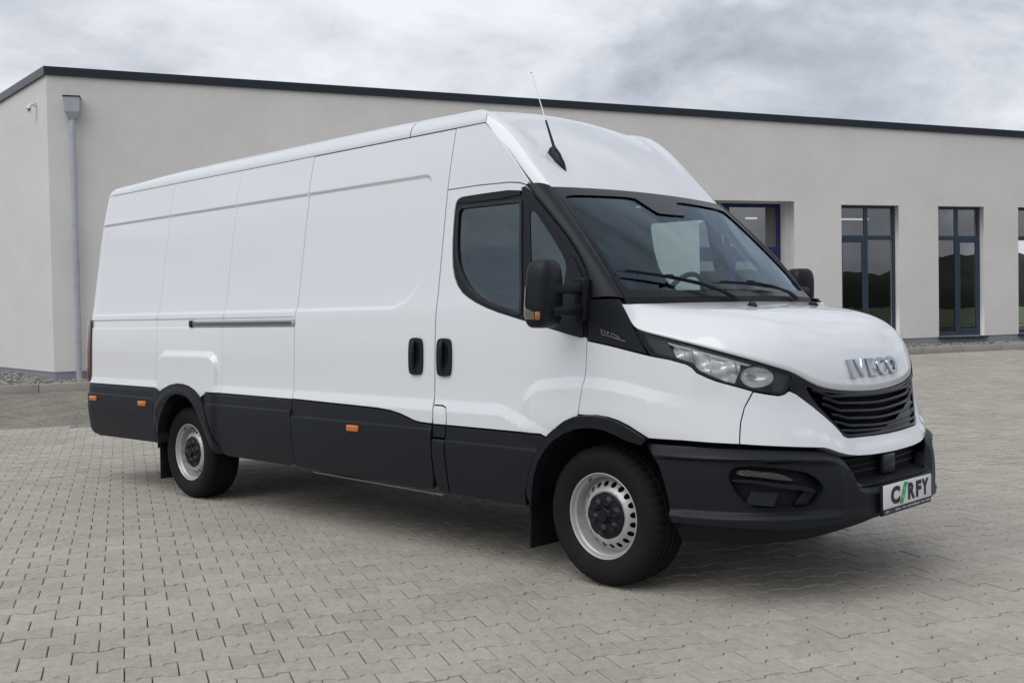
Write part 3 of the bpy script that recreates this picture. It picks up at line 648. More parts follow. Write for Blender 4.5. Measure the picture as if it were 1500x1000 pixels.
# A pillars
for sg in BOTH:
    O_ = np.array([(-.548, 2.050), (-.524, 2.024), (-.37, 1.889), (-.228, 1.761), (-.14, 1.664), (-.08, 1.581), (-.054, 1.494), (-.042, 1.432)]); OP = flank(O_[:, 0], O_[:, 1])
    sO = np.concatenate([[0], np.cumsum(np.linalg.norm(np.diff(OP, axis=0), axis=1))]); sO /= sO[-1]; q = np.linspace(0, 1, 30)
    OP = np.stack([np.interp(q, sO, OP[:, k]) for k in range(3)], 1)
    for _ in range(2): OP[1:-1] = (OP[:-2]+2*OP[1:-1]+OP[2:])/4
    IP = wscreen(np.full(30, -.998), 1-q)
    P = np.zeros((30, 9, 3))
    for j, f in enumerate(np.linspace(0, 1, 9)):
        bul = 4*f*(1-f)*.022; P[:, j] = OP*(1-f)+IP*f+np.array((.62, -.62, .48))*bul
    P = np.concatenate([P[:, :1]+np.array((0, .03, 0)), P, P[:, -1:]+np.array((-.02, .01, -.01))], 1)
    loft('pillar_trim', P*np.array((1, sg, 1)), PLASTIC, van, flip=(sg == 1))
# scuttle panel under the wipers
P = np.zeros((41, 4, 3))
for i, v in enumerate(np.linspace(-1, 1, 41)):
    b_ = wsb(v); P[i] = [b_+(-.02, 0, .016), b_+(0, 0, -.002), b_+(.020, 0, -.034), b_+(.026, 0, -.12)]
loft('scuttle', P, PLASTIC_D, van, flip=True)
# roof: side rails and skin
SEC = np.array([(.79, 2.443), (.791, 2.455), (.786, 2.475), (.772, 2.503), (.747, 2.531), (.712, 2.551), (.67, 2.561), (.62, 2.563), (.56, 2.568), (.45, 2.580), (.25, 2.597), (0, 2.604)])
sec = np.concatenate([SEC*np.array((-1, 1)), (SEC[:-1])[::-1]])
def roofsec(x): 
    dz = -.035*ss(-4.6, -5.72, x)*0+(-.03)*(1-ss(-5.72, -4.4, x))-.012*ss(-1.9, -1.1, x)
    k = np.clip((-5.60-x)/.165, 0, .98); sh = .09*(1-math.sqrt(1-k*k)); f = (np.clip(sec[:, 1]-2.443, 0, 1)/.118)
    return np.stack([np.full(len(sec), x), sec[:, 0]*(1-sh/.79), sec[:, 1]+dz*f-np.where(x < -5.6, ((-5.6-x)/.145)**2*.05, 0)*f], 1)
xs1 = np.concatenate([np.linspace(-1.594, -5.5, 30), np.linspace(-5.55, -5.745, 9)])
loft('roof', np.array([roofsec(x) for x in xs1]), PAINT, van, flip=True)
xe = np.abs(sec[:, 0])
def topline(): # front end of the roof, swept forward to the slanted edge at the sides
    P = roofsec(-1.12); k = ss(.66, .79, xe); P[:, 0] = -1.12+.188*k; return P
TL = topline(); R0 = roofsec(-1.587)
loft('roof_front', np.array([R0*(1-f)+TL*f for f in np.linspace(0, 1, 10)]), PAINT, van)
# roof cap: from the windscreen header up to the roof
nC = len(sec); yb = np.sign(sec[:, 0])*np.minimum(1, xe/.79); 
par = np.concatenate([[0], np.cumsum(np.linalg.norm(np.diff(TL, axis=0), axis=1))]); par = par/par[-1]*2-1
PB = np.zeros((nC, 3))
for i, s_ in enumerate(par):
    a_ = abs(s_)
    if a_ > .93: f = (a_-.93)/.07; q = wst(np.array(1.0))*(1-f)+np.array((-.545, .807, 2.052))*f; q = q*np.array((1, np.sign(s_), 1))
    else: q = wst(np.array(s_/.93))
    PB[i] = q
pu = np.linspace(-1, 1, 61); PBs = np.zeros((61, 3))
for i, s_ in enumerate(pu):
    a_ = abs(s_)
    if a_ > .93: f = (a_-.93)/.07; q = wst(np.array(1.0))*(1-f)+np.array((-.545, .807, 2.052))*f; q = q*np.array((1, np.sign(s_), 1))
    else: q = wst(np.array(s_/.93))
    PBs[i] = q+np.array((.004, 0, -.006))
TLs = np.stack([np.interp(pu, par, TL[:, k]) for k in range(3)], 1)
for arr in (TLs,):
    for _ in range(2): arr[1:-1] = (arr[:-2]+2*arr[1:-1]+arr[2:])/4
CP = np.zeros((61, 24, 3))
for i, s_ in enumerate(pu):
    B_, T_ = PBs[i], TLs[i]; D = np.linalg.norm(T_-B_); k = 1-ss(.80, .995, abs(s_))
    ch = (T_-B_)
    P1 = B_+(np.array((-.66, 0, .75))*(.33*D))*k+(1-k)*ch*.33; P2 = T_+(np.array((1, 0, -.16))*(.27*D))*k-(1-k)*ch*.33
    t = np.linspace(0, 1, 24)[:, None]; CP[i] = B_*(1-t)**3+3*P1*t*(1-t)**2+3*P2*t*t*(1-t)+T_*t**3
loft('roof_cap', CP, PAINT, van)
P = np.zeros((61, 2, 3)); P[:, 0] = CP[:, 0]; P[:, 1] = CP[:, 0]+np.array((-.03, 0, -.012)); loft('roof_cap_edge', P, PAINT, van, flip=True)
# drip seal line between flank and roof
for sg in BOTH: MB().tube([(x, sg*-.786, 2.4415) for x in (-5.55, -4, -2.6, -1.2, -.95)], .0035, 6).build('drip_seal', SEAL, van)
# rear end
V = []; zz = np.linspace(.42, 2.5, 14); F = []
for z in zz:
    wv = float(pw(z, WT))-.09*.8 if z < 2.44 else .70; V += [(XR-.0, -wv, z), (XR-.02, -wv*.6, z), (XR-.022, 0, z), (XR-.02, wv*.6, z), (XR, wv, z)]
F = [(i*5+j, i*5+j+1, (i+1)*5+j+1, (i+1)*5+j) for i in range(13) for j in range(4)]
raw('rear_doors', V, [f[::-1] for f in F], PAINT, van, smooth=True)
for sg in BOTH:
    P = np.zeros((12, 5, 3))
    for i, z in enumerate(np.linspace(.845, 1.375, 12)):
        w0 = float(pw(z, WT)); sh = .010*math.sin(math.pi*i/11)**.5
        P[i] = [(-5.668, -(w0+.001), z), (-5.715, -(w0+.000+sh), z), (-5.760, -(w0-.016+sh), z), (-5.795, -(w0-.07), z), (-5.795, -(w0-.17), z)]
    loft('tail_lamp', P*np.array((1, sg, 1)), RED, van, flip=(sg == -1))
    MB().tube([(-5.668, -sg*(float(pw(z, WT))+.0), z) for z in np.linspace(.845, 1.375, 12)], .004, 6).build('tail_lamp_seal', SEAL, van)
# ---------------------------------------------------------------- black lower cladding
def cl_off(zt):
    return lambda a, z: .010+.0*a-.013*ss(-.095, -.075, z-zt)*ss(-.2, .0, z-zt+.1)-.0*z
def clad(name, outline, zt, sides=BOTH, **k):
    def offf(a, z): return .012-.011*ss(zt-.088, zt-.078, z)-.5*np.maximum(z-(zt-.083), 0)*.06
    return patch(name, flank, outline, PLASTIC, van, step=.04, bstep=.03, gap=.003, flange=.03, sides=sides, offf=offf, rows=sorted(set(np.round(np.concatenate([np.arange(.36, .86, .04), fine(zt-.083, 3, .006)]), 4).tolist())), **k)
clad('cladding_panel', [(-5.765, .836), (-5.775, .65), (-5.755, .53), (-5.70, .455), (-5.61, .412), (-5.50, .395), (-4.50, .405), (-4.49, .836)], .836)
clad('cladding_panel', [(-3.56, .482), (-3.50, .40), (-3.42, .383), (-2.65, .383), (-2.588, .40), (-2.588, .828), (-3.50, .832), (-3.655, .832), (-3.70, .79), (-3.64, .654)], .831)
clad('cladding_panel', [(-2.588, .39), (-2.50, .381), (-1.28, .366), (-1.205, .375), (-1.185, .46), (-1.182, .747), (-1.28, .749), (-1.337, .756), (-1.40, .773), (-1.47, .790), (-1.56, .804), (-1.685, .812), (-2.588, .828)], .80)
clad('cladding_panel', [(-1.066, .362), (-.47, .358), (-.465, .43), (-.435, .505), (-.385, .62), (-.345, .685), (-.302, .728), (-.336, .743), (-1.066, .745)], .745)
clad('cladding_panel', [(-1.178, .45), (-1.16, .37), (-1.071, .362), (-1.071, .668), (-1.178, .668)], .745)
clad('cladding_panel', [(-1.178, .674), (-1.071, .674), (-1.068, .745), (-1.178, .746)], .745)
# wheel arch trims
front_arch = ARCHI[::-1]; front_ring = [(a, z) for a, z in ARCHF]+[(.235, .745)]+front_arch
patch('front_arch_trim', body, ARCHF+[(.215, .738)]+ARCHI[::-1][1:], PLASTIC, van, step=.03, bstep=.025, off=.014, flange=.07, gap=.001, sides=BOTH, offf=lambda a, z: .012*ss(.03, .075, np.hypot(a+.1, z-.35)-.44))
RO = [(-4.49, .836), (-4.49, .404), (-4.43, .402), (-4.41, .44)]
RI = [(-4.405, .478), (-4.37, .56), (-4.319, .644), (-4.25, .725), (-4.166, .782), (-4.08, .803), (-3.989, .803), (-3.90, .783), (-3.837, .745), (-3.77, .68), (-3.715, .60), (-3.67, .51), (-3.62, .44), (-3.56, .395)]
ROUT = [(-3.50, .395), (-3.565, .482), (-3.642, .654), (-3.70, .765), (-3.737, .80), (-3.82, .839), (-3.909, .867), (-4.0, .879), (-4.095, .879), (-4.20, .865), (-4.285, .839), (-4.345, .812), (-4.40, .836)]
patch('rear_arch_trim', flank, RO+RI+ROUT, PLASTIC, van, step=.016, bstep=.016, off=.014, flange=.08, gap=.002, sides=BOTH, offf=lambda a, z: .006*(1-ss(.0, .05, np.abs(np.hypot(a+4.05, z-.35)-.47))))
# sliding door sill strip, guide rail, marker lamps
for sg in (1,):
    MB().tube([(x, -.968, .353+(x+2.2)*-.012) for x in np.linspace(-2.42, -1.15, 6)], .005, 6).build('sill_strip', mat('sill_metal', (.20, .195, .18), .5, metal=.3), van)
rail = MB()
def on_side(x, z, o=0): q = flank(np.array([x]), np.array([z]))[0]; return q+np.array((0, -o, 0))
c = on_side(-3.27, 1.33); rail.box((-3.27, c[1]-.004, 1.331), (1.365, .020, .046)); rl = rail.build('guide_rail', ALU, van, smooth=40, bevel=.004)
MB().box((-3.27, c[1]-.0125, 1.329), (1.33, .006, .022)).build('rail_slot', mat('rail_grey', (.16, .16, .165), .4, metal=.6), rl)
MB().box((-3.945, c[1]-.008, 1.331), (.05, .024, .050)).build('rail_end', PLASTIC, rl, smooth=40, bevel=.006)
MB().box((-2.60, c[1]-.008, 1.327), (.03, .020, .036)).build('rail_end', ALU, rl, smooth=40, bevel=.005)
for x, z in ((-5.545, .711), (-4.66, .706), (-1.905, .680)):
    c = on_side(x, z, .016)
    MB().box(c, (.125 if x < -4 else .115, .022, .040)).build('side_marker_lamp', ORANGE, van, smooth=40, bevel=.009, seg=3)
# handles
def handle(x, z, flipx, parent):
    h = empty('door_handle', tuple(on_side(x, z)), parent); b = on_side(x, z)
    def hs(a, c_): q = flank(np.asarray(a)*flipx+x, np.asarray(c_)+z); return q-b
    hx, hz = .062, .107
    out = smooth_poly([(-hx*.75, -hz), (hx*.75, -hz), (hx*.95, -hz*.7), (hx, .02), (hx*.9, hz*.85), (hx*.55, hz), (-hx*.6, hz), (-hx*.95, hz*.8), (-hx, 0), (-hx*.95, -hz*.7)], 2)
    if flipx < 0: out = [(-a, c_) for a, c_ in out]
    hol = smooth_poly([(-.030, -.055), (.030, -.055), (.042, -.03), (.042, .05), (.030, .082), (-.030, .082)], 2)
    if flipx < 0: hol = [(-a, c_) for a, c_ in hol]
    fs = lambda a, c_: flank(np.asarray(a)+x, np.asarray(c_)+z)-b
    patch('handle_plate', fs, out, PLASTIC, h, holes=[hol], step=.02, bstep=.008, off=.013, flange=.014)
    patch('handle_recess', fs, hol, PLASTIC_D, h, step=.008, bstep=.006, off=.012, flange=0, gap=-.002, offf=lambda a, c_: -.009*(1-np.clip(((a-.008*flipx)/.034)**2+((c_-.014)/.075)**2, 0, 1)))
    pts = [fs(np.array([-.012*flipx]), np.array([q]))[0]+np.array((0, -o_, 0)) for q, o_ in ((-.072, .012), (-.055, .018), (-.01, .022), (.05, .022), (.080, .018), (.092, .012))]
    MB().tube(pts, [.010, .013, .0145, .0145, .013, .010], 10).build('handle_grip', PLASTIC, h, smooth=50)
    p_ = fs(np.array([.0]), np.array([-.082]))[0]; MB().tube([p_+(0, -.010, 0), p_+(0, -.0165, 0)], .0085, 14).build('lock', GLOSSB, h, smooth=40)
handle(-1.340, 1.128, 1, sdoor); handle(-1.094, 1.126, 1, doors[0])
# ---------------------------------------------------------------- front fascia, bumper, grilles
FAS = [(.782, .989), (.85, .976), (.904, .968), (.936, .973), (.962, .988), (.998, .973), (1.081, .913), (1.14, .865), (1.185, .826), (1.215, .795), (1.235, .768), (1.262, .757), (1.364, .754), (1.50, .750), (AC, .748)]
FASL = [(AC, .662), (1.498, .664), (1.403, .666), (1.30, .672), (1.235, .680), (1.17, .697), (1.121, .716), (1.084, .726), (1.027, .731), (.889, .742), (.684, .757), (.693, .80), (.705, .85), (.734, .92)]
half = FAS+FASL
full = FAS[:-1]+[FAS[-1]]+mirror_a(FAS[:-1])+mirror_a(FASL[1:])+FASL[:1]+FASL[1:]
def fas_off(a, z):
    b = np.where(a > AC, 2*AC-a, a); up_ = pw(b, [(.7, .70), (1.0, .80), (1.25, .722), (AC, .712)]); return .010*(1-ss(-.012, .012, z-up_))*ss(.85, 1.2, b)
full = FAS+mirror_a(FAS)[1:]+mirror_a(FASL)[:-1]+FASL
patch('front_fascia', body, full, PAINT, van, step=.03, bstep=.022, gap=.0014, flange=.06, offf=fas_off)
# bumper
BT = [(.203, .742), (.315, .742), (.417, .742), (.685, .736), (.884, .727), (1.03, .719), (1.084, .713), (1.135, .697), (1.188, .665), (1.232, .610), (1.258, .560), (1.285, .542), (1.416, .532), (AC, .530)]
BL = [(AC, .402), (1.407, .402), (1.192, .396), (.954, .380), (.825, .378), (.64, .388), (.498, .392), (.345, .392), (.332, .425), (.327, .5), (.315, .585), (.300, .65), (.272, .70), (.238, .728)]
FOG = smooth_poly([(.608, .605), (.620, .635), (.64, .655), (.716, .660), (.835, .650), (.955, .630), (1.003, .605), (1.030, .58), (1.044, .545), (1.011, .505), (.965, .466), (.825, .463), (.707, .468), (.668, .5), (.633, .545)], 1)
FOGm = [(2*AC-a, z) for a, z in FOG[::-1]]
def bump_off(a, z):
    b = np.where(a > AC, 2*AC-a, a); zt = pw(b, [(.2, .742), (.7, .736), (1.08, .713), (1.19, .665), (1.26, .555), (1.42, .532), (AC, .53)])
    led = np.clip((zt-z)/.045, 0, 1)                      # upper shoulder: slopes out over the first centimetres
    hol = .030*ss(.052, .062, zt-z)*ss(.25, .42, b)*(1-ss(1.05, 1.14, b))*ss(.420, .452, z)   # sunken field round the fog lamp
    flare = .008*ss(1.15, 1.3, b)
    return -.016+.046*led*(1-.45*ss(1.10, 1.18, b))+.018*ss(1.10, 1.18, b)-hol+flare*led+.006*(1-ss(.42, .45, z))
bump = patch('front_bumper', body, BT+mirror_a(BT)[1:]+mirror_a(BL)[:-1]+BL, PLASTIC, van, holes=[FOG, FOGm], step=.011, bstep=.012, flange=.05, gap=.002, offf=bump_off)
# lower valance under the bumper crease
LV = [(.345, .390), (.64, .386), (.825, .376), (.954, .378), (1.192, .394), (1.407, .400), (AC, .400)]
LVB = [(AC, .375), (1.407, .368), (1.192, .340), (.954, .300), (.64, .280), (.36, .28)]
patch('lower_valance', body, LV+mirror_a(LV)[1:]+mirror_a(LVB)[:-1]+LVB, PLASTIC_D, van, step=.03, flange=.02, off=.008, offf=lambda a, z: .004-.30*np.maximum(.40-z, 0))
# fog lamp pockets
FL = smooth_poly([(.648, .618), (.658, .645), (.741, .636), (.828, .625), (.874, .608), (.905, .590), (.85, .593), (.733, .612)], 1)
for mir in (0, 1):
    mr = (lambda l: [(2*AC-a, z) for a, z in l[::-1]]) if mir else (lambda l: l)
    b_of = (lambda a: 2*AC-a) if mir else (lambda a: a)
    pk = patch('fog_lamp_pocket', body, mr(FOG), PLASTIC_D, van, step=.03, bstep=.016, off=-.035, flange=0, gap=-.01)
    # pocket walls
    Rn = resample(mr(FOG), .016); A0 = body(Rn[:, 0], Rn[:, 1]); cen = A0.mean(0)
    nrm = np.array((.75, .65*(1 if mir else -1), 0)); P = np.zeros((len(Rn)+1, 2, 3)); P[:-1, 0] = A0+nrm*.018; P[:-1, 1] = A0-nrm*.04; P[-1] = P[0]
    loft('pocket_wall', P, PLASTIC, pk, flip=False)
    lamp = patch('fog_lamp', body, mr(FL), mat('fog_lamp_glass', (.05, .05, .047), .12, coat=.5, metal=.2, bump=(70, .8, 3, .01)), pk, step=.015, bstep=.012, off=.004, flange=.035)
    patch('fog_blade', body, mr(smooth_poly([(.622, .600), (.72, .598), (.85, .577), (.94, .566), (1.0, .545), (.985, .53), (.93, .545), (.84, .558), (.72, .584), (.628, .588)], 1)), PLASTIC, pk, step=.02, bstep=.012, off=.006, flange=.04)
    patch('fog_insert', body, mr([(.668, .482), (.80, .474), (.83, .535), (.705, .540)]), PLASTIC, pk, step=.02, off=-.020, flange=.02, offf=lambda a, z: .5*(.52-z)*.5)
    patch('fog_insert', body, mr([(.895, .478), (.962, .478), (1.022, .537), (.955, .548)]), PLASTIC, pk, step=.02, off=-.012, flange=.02)
# upper grille
GT = [(.966, .995), (.972, 1.005), (1.000, 1.066), (1.059, 1.036), (1.121, 1.008), (1.185, .990), (1.285, .974), (1.399, .964), (AC, .955)]
GB = [(AC, .752), (1.50, .754), (1.364, .758), (1.262, .761), (1.238, .772), (1.215, .800), (1.185, .831), (1.14, .870), (1.081, .918), (1.0, .978)]
grl = patch('grille', body, GT+mirror_a(GT)[1:]+mirror_a(GB)[:-1]+GB, INNER, van, step=.03, bstep=.02, off=-.055, flange=0, gap=-.015)
patch('grille_surround', body, GT+mirror_a(GT)[1:]+mirror_a(GB)[:-1]+GB, GLOSSB, van, holes=[smooth_poly([(1.055, 1.012), (1.13, .985), (1.20, .970), (1.30, .958), (1.42, .948), (AC, .942)]+[(2*AC-a, z) for a, z in [(1.055, 1.012), (1.13, .985), (1.20, .970), (1.30, .958), (1.42, .948)]][::-1]+[(2*AC-a, z) for a, z in [(1.10, .935), (1.16, .875), (1.21, .825), (1.245, .785), (1.27, .773), (1.36, .770)]][::-1]+[(AC, .765), (1.36, .770), (1.27, .773), (1.245, .785), (1.21, .825), (1.16, .875), (1.10, .935)], 1)], step=.025, bstep=.016, off=-.006, flange=.03, gap=.001)
SLAT = mat('grille_black', (.007, .009, .013), .32, spec=.3)
def slat(z0, a0, dip, h=.019, dep=.028, bend=.0):
    n = 49; P = np.zeros((n, 6, 3)); A_ = np.linspace(a0, 2*AC-a0, n); b = np.where(A_ > AC, 2*AC-A_, A_)
    zc_ = z0-dip*ss(a0, AC, b)+bend*(1-ss(a0, a0+.13, b))
    for j, (dz, o_) in enumerate(((-h*.55, -.045), (-h*.5, -.012), (-h*.1, .0), (h*.35, -.006), (h*.5, -.02), (h*.3, -.045))):
        q = body(A_, zc_+dz); nn = np.stack([np.full(n, .9), np.sign(q[:, 1])*0, np.zeros(n)], 1)
        q2 = body(A_, zc_+dz); c_ = np.array((0, 0, 0)); d = np.stack([np.cos(np.linspace(-.35, .35, n)*0), 0*b, 0*b], 1)
        P[:, j] = q2+np.array((1, 0, 0))*o_
    loft('slat', P, SLAT, grl, flip=False)
for z0, a0, dip, bend in ((.952, 1.10, .014, .035), (.918, 1.16, .018, .03), (.884, 1.15, .020, .035), (.846, 1.20, .018, .022), (.812, 1.20, .018, .022), (.786, 1.23, .012, .006)): slat(z0, a0, dip, bend=bend)
# lower intake with bars and radar cover
LI = [(1.10, .735), (1.15, .700), (1.21, .640), (1.255, .560), (1.30, .53), (AC, .52)]; LIT = [(AC, .675), (1.40, .68), (1.2, .70)]
lin = patch('lower_grille', body, [(1.10, .735), (1.13, .70), (1.19, .63), (1.25, .54), (1.42, .50), (AC, .50)]+mirror_a([(1.10, .735), (1.13, .70), (1.19, .63), (1.25, .54), (1.42, .50), (AC, .50)])[1:]+[(2*AC-1.2, .71), (AC, .70), (1.2, .71)], INNER, van, step=.03, off=-.075, flange=0)
for z in (.645, .615, .585):
    A_ = np.linspace(1.19, 2*AC-1.19, 41); P = np.stack([body(A_, np.full(41, z+dz))+np.array((o_, 0, 0)) for dz, o_ in ((-.008, -.09), (-.008, -.062), (.004, -.058), (.006, -.09))], 1); loft('slat', P, PLASTIC_D, lin)
MB().box((1.035, 0, .603), (.03, .125, .095)).build('radar_cover', mat('radar_black', (.018, .02, .024), .3), lin, smooth=40, bevel=.01)
# shelf: the bumper's inner ledge below the intake
A_ = np.linspace(1.255, 2*AC-1.255, 31); q0 = body(A_, np.full(31, .534))
P = np.stack([q0+np.array((.022, 0, .0)), q0+np.array((-.03, 0, .012)), q0+np.array((-.10, 0, .035))], 1); loft('bumper_ledge', P, PLASTIC, bump, flip=False)
# number plate
pl = empty('number_plate', (1.118, 0, .474), van); PXF = .028
MB().box((.012, 0, -.012), (.014, .535, .150)).build('plate_holder', PLASTIC_D, pl, smooth=40, bevel=.004)
MB().box((.021, 0, 0), (.006, .515, .112)).build('plate', PLATEW, pl, smooth=40, bevel=.0015)
MB().box((.020, 0, -.070), (.004, .515, .022)).build('dealer_strip', NAVY, pl)
tm = MB(); rq = random.Random(4)
for y0, n_ in ((-.235, 3), (-.13, 4), (-.055, 3), (.0, 2), (.03, 8), (.15, 3), (.20, 4)):
    for k in range(n_): tm.box((.0225, y0+k*.0135, -.070), (.001, .009, rq.choice((.006, .008, .010))))
tag(tm.build('dealer_print', PALE, pl), kind='stuff')
def text_mesh(body_, size, ext, offset=0, bevel=0, shear=0, space=1):
    cu = bpy.data.curves.new('t', 'FONT'); cu.body = body_; cu.size = size; cu.extrude = ext; cu.offset = offset; cu.bevel_depth = bevel; cu.bevel_resolution = 2; cu.shear = shear; cu.space_character = space; cu.resolution_u = 6
    o_ = bpy.data.objects.new('t', cu); COL.objects.link(o_); dg = bpy.context.evaluated_depsgraph_get(); me_ = bpy.data.meshes.new_from_object(o_.evaluated_get(dg))
    V_ = np.array([v.co[:] for v in me_.vertices]); F_ = [tuple(p_.vertices) for p_ in me_.polygons]
    bpy.data.objects.remove(o_); bpy.data.curves.remove(cu); bpy.data.meshes.remove(me_); return V_, F_
def plate_glyph(ch, y0, y1, z0, z1, off=.0022):
    V_, F_ = text_mesh(ch, 1, .001, off*6); mn, mxx = V_.min(0), V_.max(0); s_ = (V_-mn)/(mxx-mn+1e-9)
    Q_ = np.stack([.0245+s_[:, 2]*.0012, y0+s_[:, 0]*(y1-y0), z0+s_[:, 1]*(z1-z0)], 1); raw('letter', Q_, F_, INK, pl)
plate_glyph('C', -.188, -.092, -.042, .043, .009); plate_glyph('R', -.006, .070, -.040, .041, .009); plate_glyph('F', .082, .139, -.040, .041, .009); plate_glyph('Y', .144, .222, -.040, .041, .009)
gm = MB(); gx = .0250
def par4(y0, y1, z0, z1, sl, x=gx): return [(x, y0+sl*z0, z0), (x, y1+sl*z0, z0), (x, y1+sl*z1, z1), (x, y0+sl*z1, z1)]
gm.add(par4(-.072, -.034, -.049, .051, .5), [(0, 1, 2, 3)]); gm.build('green_stripe', GREEN, pl)
dm = MB()
for z0 in (-.024, .012): dm.add(par4(-.0575, -.0495, z0, z0+.013, .5, .0256), [(0, 1, 2, 3)])
dm.build('stripe_dash', PLATEW, pl)
# chrome name badge on the bonnet, each letter curved onto the sheet metal
HF = HP.reshape(-1, 3); nose = HF[(HF[:, 2] > .99) & (HF[:, 2] < 1.2) & (np.abs(HF[:, 1]) < .45)]
cf = np.linalg.lstsq(np.stack([np.ones(len(nose)), nose[:, 1]**2, nose[:, 2], nose[:, 2]**2, nose[:, 2]**3, nose[:, 1]**4], 1), nose[:, 0], rcond=None)[0]
def nose_x(y, z): return cf[0]+cf[1]*y**2+cf[2]*z+cf[3]*z**2+cf[4]*z**3+cf[5]*y**4
bd = empty('badge', (float(nose_x(0, 1.07)), 0, 1.07), van)
def letter(ch, y0, y1, z0, z1):
    V_, F_ = text_mesh(ch, 1, .05, .012 if ch in 'EC' else .028, .018); mn, mxx = V_.min(0), V_.max(0); s_ = (V_-mn)/(mxx-mn)
    y = y0+s_[:, 0]*(y1-y0); z = z0+s_[:, 1]*(z1-z0); x = nose_x(y, z)+.001+s_[:, 2]*.017
    o_ = raw('letter', np.stack([x, y, z], 1)-np.array(bd.location), F_, CHROME, bd); smooth_by_angle(o_.data, 45)
YC = .018; HZ0, HZ1 = 1.028, 1.116
for ch, a0, a1 in (('I', -.255, -.213), ('V', -.206, -.098), ('E', -.083, -.003), ('C', .014, .112), ('O', .124, .235)): letter(ch, a0+YC, a1+YC, HZ0, HZ1)
# headlamps
HEAD = [(.209, 1.275), (.275, 1.263), (.335, 1.248), (.479, 1.213), (.663, 1.163), (.787, 1.127), (.916, 1.088), (.995, 1.063), (.985, 1.035), (.972, 1.015), (.945, .985), (.929, .978), (.904, .973), (.84, .985), (.772, .998), (.707, 1.017), (.613, 1.042), (.564, 1.060), (.515, 1.082), (.493, 1.106), (.465, 1.121), (.378, 1.142), (.272, 1.157), (.235, 1.215)]
LAMPD = mat('lamp_bezel', (.028, .030, .034), .3); REFL = mat('lamp_reflector', (.92, .93, .94), .16, metal=.25); FROST = mat('lamp_frosted', (.75, .77, .78), .25, metal=.2)
for sg in BOTH:
    mirv = np.array((1, sg, 1))
    hl = patch('headlamp', body, HEAD, LENS, van, step=.03, bstep=.02, off=-.002, flange=0, gap=.004, sides=(sg,))
    bw = patch('lamp_housing', body, HEAD, LAMPD, hl, step=.03, bstep=.02, off=-.085, flange=0, gap=-.01, sides=(sg,))
    Rn = resample(HEAD, .02); A0 = body(Rn[:, 0], Rn[:, 1]); e_ = 2e-3
    nn = np.cross(body(Rn[:, 0]+e_, Rn[:, 1])-body(Rn[:, 0]-e_, Rn[:, 1]), body(Rn[:, 0], Rn[:, 1]+e_)-body(Rn[:, 0], Rn[:, 1]-e_)); nn /= np.linalg.norm(nn, axis=1, keepdims=True)
    P = np.zeros((len(Rn)+1, 2, 3)); P[:-1, 0] = A0; P[:-1, 1] = A0-nn*.09; P[-1] = P[0]; loft('lamp_wall', P*mirv, LAMPD, hl, flip=(sg == -1))
    patch('lamp_rim', body, HEAD, SEAL, hl, holes=[[tuple(q) for q in inset(resample(HEAD, .02), .007)]], step=.02, bstep=.02, off=.0005, flange=.01, gap=.0015, sides=(sg,))
    # indicator and main beam reflectors: faceted shells
    R1 = [(.405, 1.214), (.50, 1.193), (.62, 1.160), (.735, 1.128), (.73, 1.085), (.69, 1.035), (.66, 1.037), (.575, 1.068), (.523, 1.092), (.49, 1.125), (.41, 1.148), (.392, 1.185)]
    patch('reflector', body, R1, REFL, hl, step=.009, bstep=.009, off=-.030, flange=.03, sides=(sg,), offf=lambda a, z: .010*np.sin(a*38+z*22)+.008*np.sin(z*70-a*9)+.006*np.sign(np.sin(a*75)))
    patch('reflector', body, [(.66, 1.037), (.70, 1.030), (.745, 1.13), (.725, 1.135)], FROST, hl, step=.02, off=-.028, flange=.04, sides=(sg,))
    cy, cz = .805, 1.055; ax = body(np.array([cy]), np.array([cz]))[0]
    P = np.zeros((7, 33, 3))
    for i, r in enumerate(np.linspace(.0, 1, 7)):
        for j in range(33):
            t_ = 2*math.pi*j/32; aa = cy+math.cos(t_)*.078*r*(1.0 if math.cos(t_) < 0 else 1.2); zz_ = cz+math.sin(t_)*.052*r
            P[i, j] = body(np.array([aa]), np.array([zz_]))[0]-np.array((.82, -.50, 0))*(.064-.050*r*r)
    loft('main_beam', P*mirv, REFL, hl, flip=(sg == 1))
    ring = [tuple(v) for v in (P[-1]*mirv)]; MB().tube(ring, .005, 6, caps=False).build('beam_ring', GLOSSB, hl, smooth=50)
    c_ = (ax-np.array((.82, -.50, 0))*.045)*mirv; MB().tube([c_-np.array((.02, 0, 0)), c_+np.array((.018, -.012*sg, 0))], [.012, .010], 12).build('bulb_cap', CHROME, hl, smooth=40)
    DR = [(.385, 1.222), (.50, 1.196), (.66, 1.152), (.79, 1.115), (.87, 1.094), (.865, 1.085), (.785, 1.104), (.655, 1.140), (.495, 1.184), (.39, 1.210)]
    patch('daytime_strip', body, DR, mat('daytime_light_guide', (.75, .77, .79), .2, coat=.5), hl, step=.02, off=-.018, flange=.012, sides=(sg,))
    patch('lamp_bezel', body, [(.225, 1.263), (.37, 1.228), (.385, 1.19), (.40, 1.150), (.285, 1.167), (.245, 1.215)], LAMPD, hl, step=.03, off=-.03, flange=.03, sides=(sg,))
    patch('lamp_bezel', body, [(.905, 1.085), (.980, 1.060), (.96, 1.01), (.925, .988), (.885, .992)], GLOSSB, hl, step=.03, off=-.015, flange=.04, sides=(sg,))
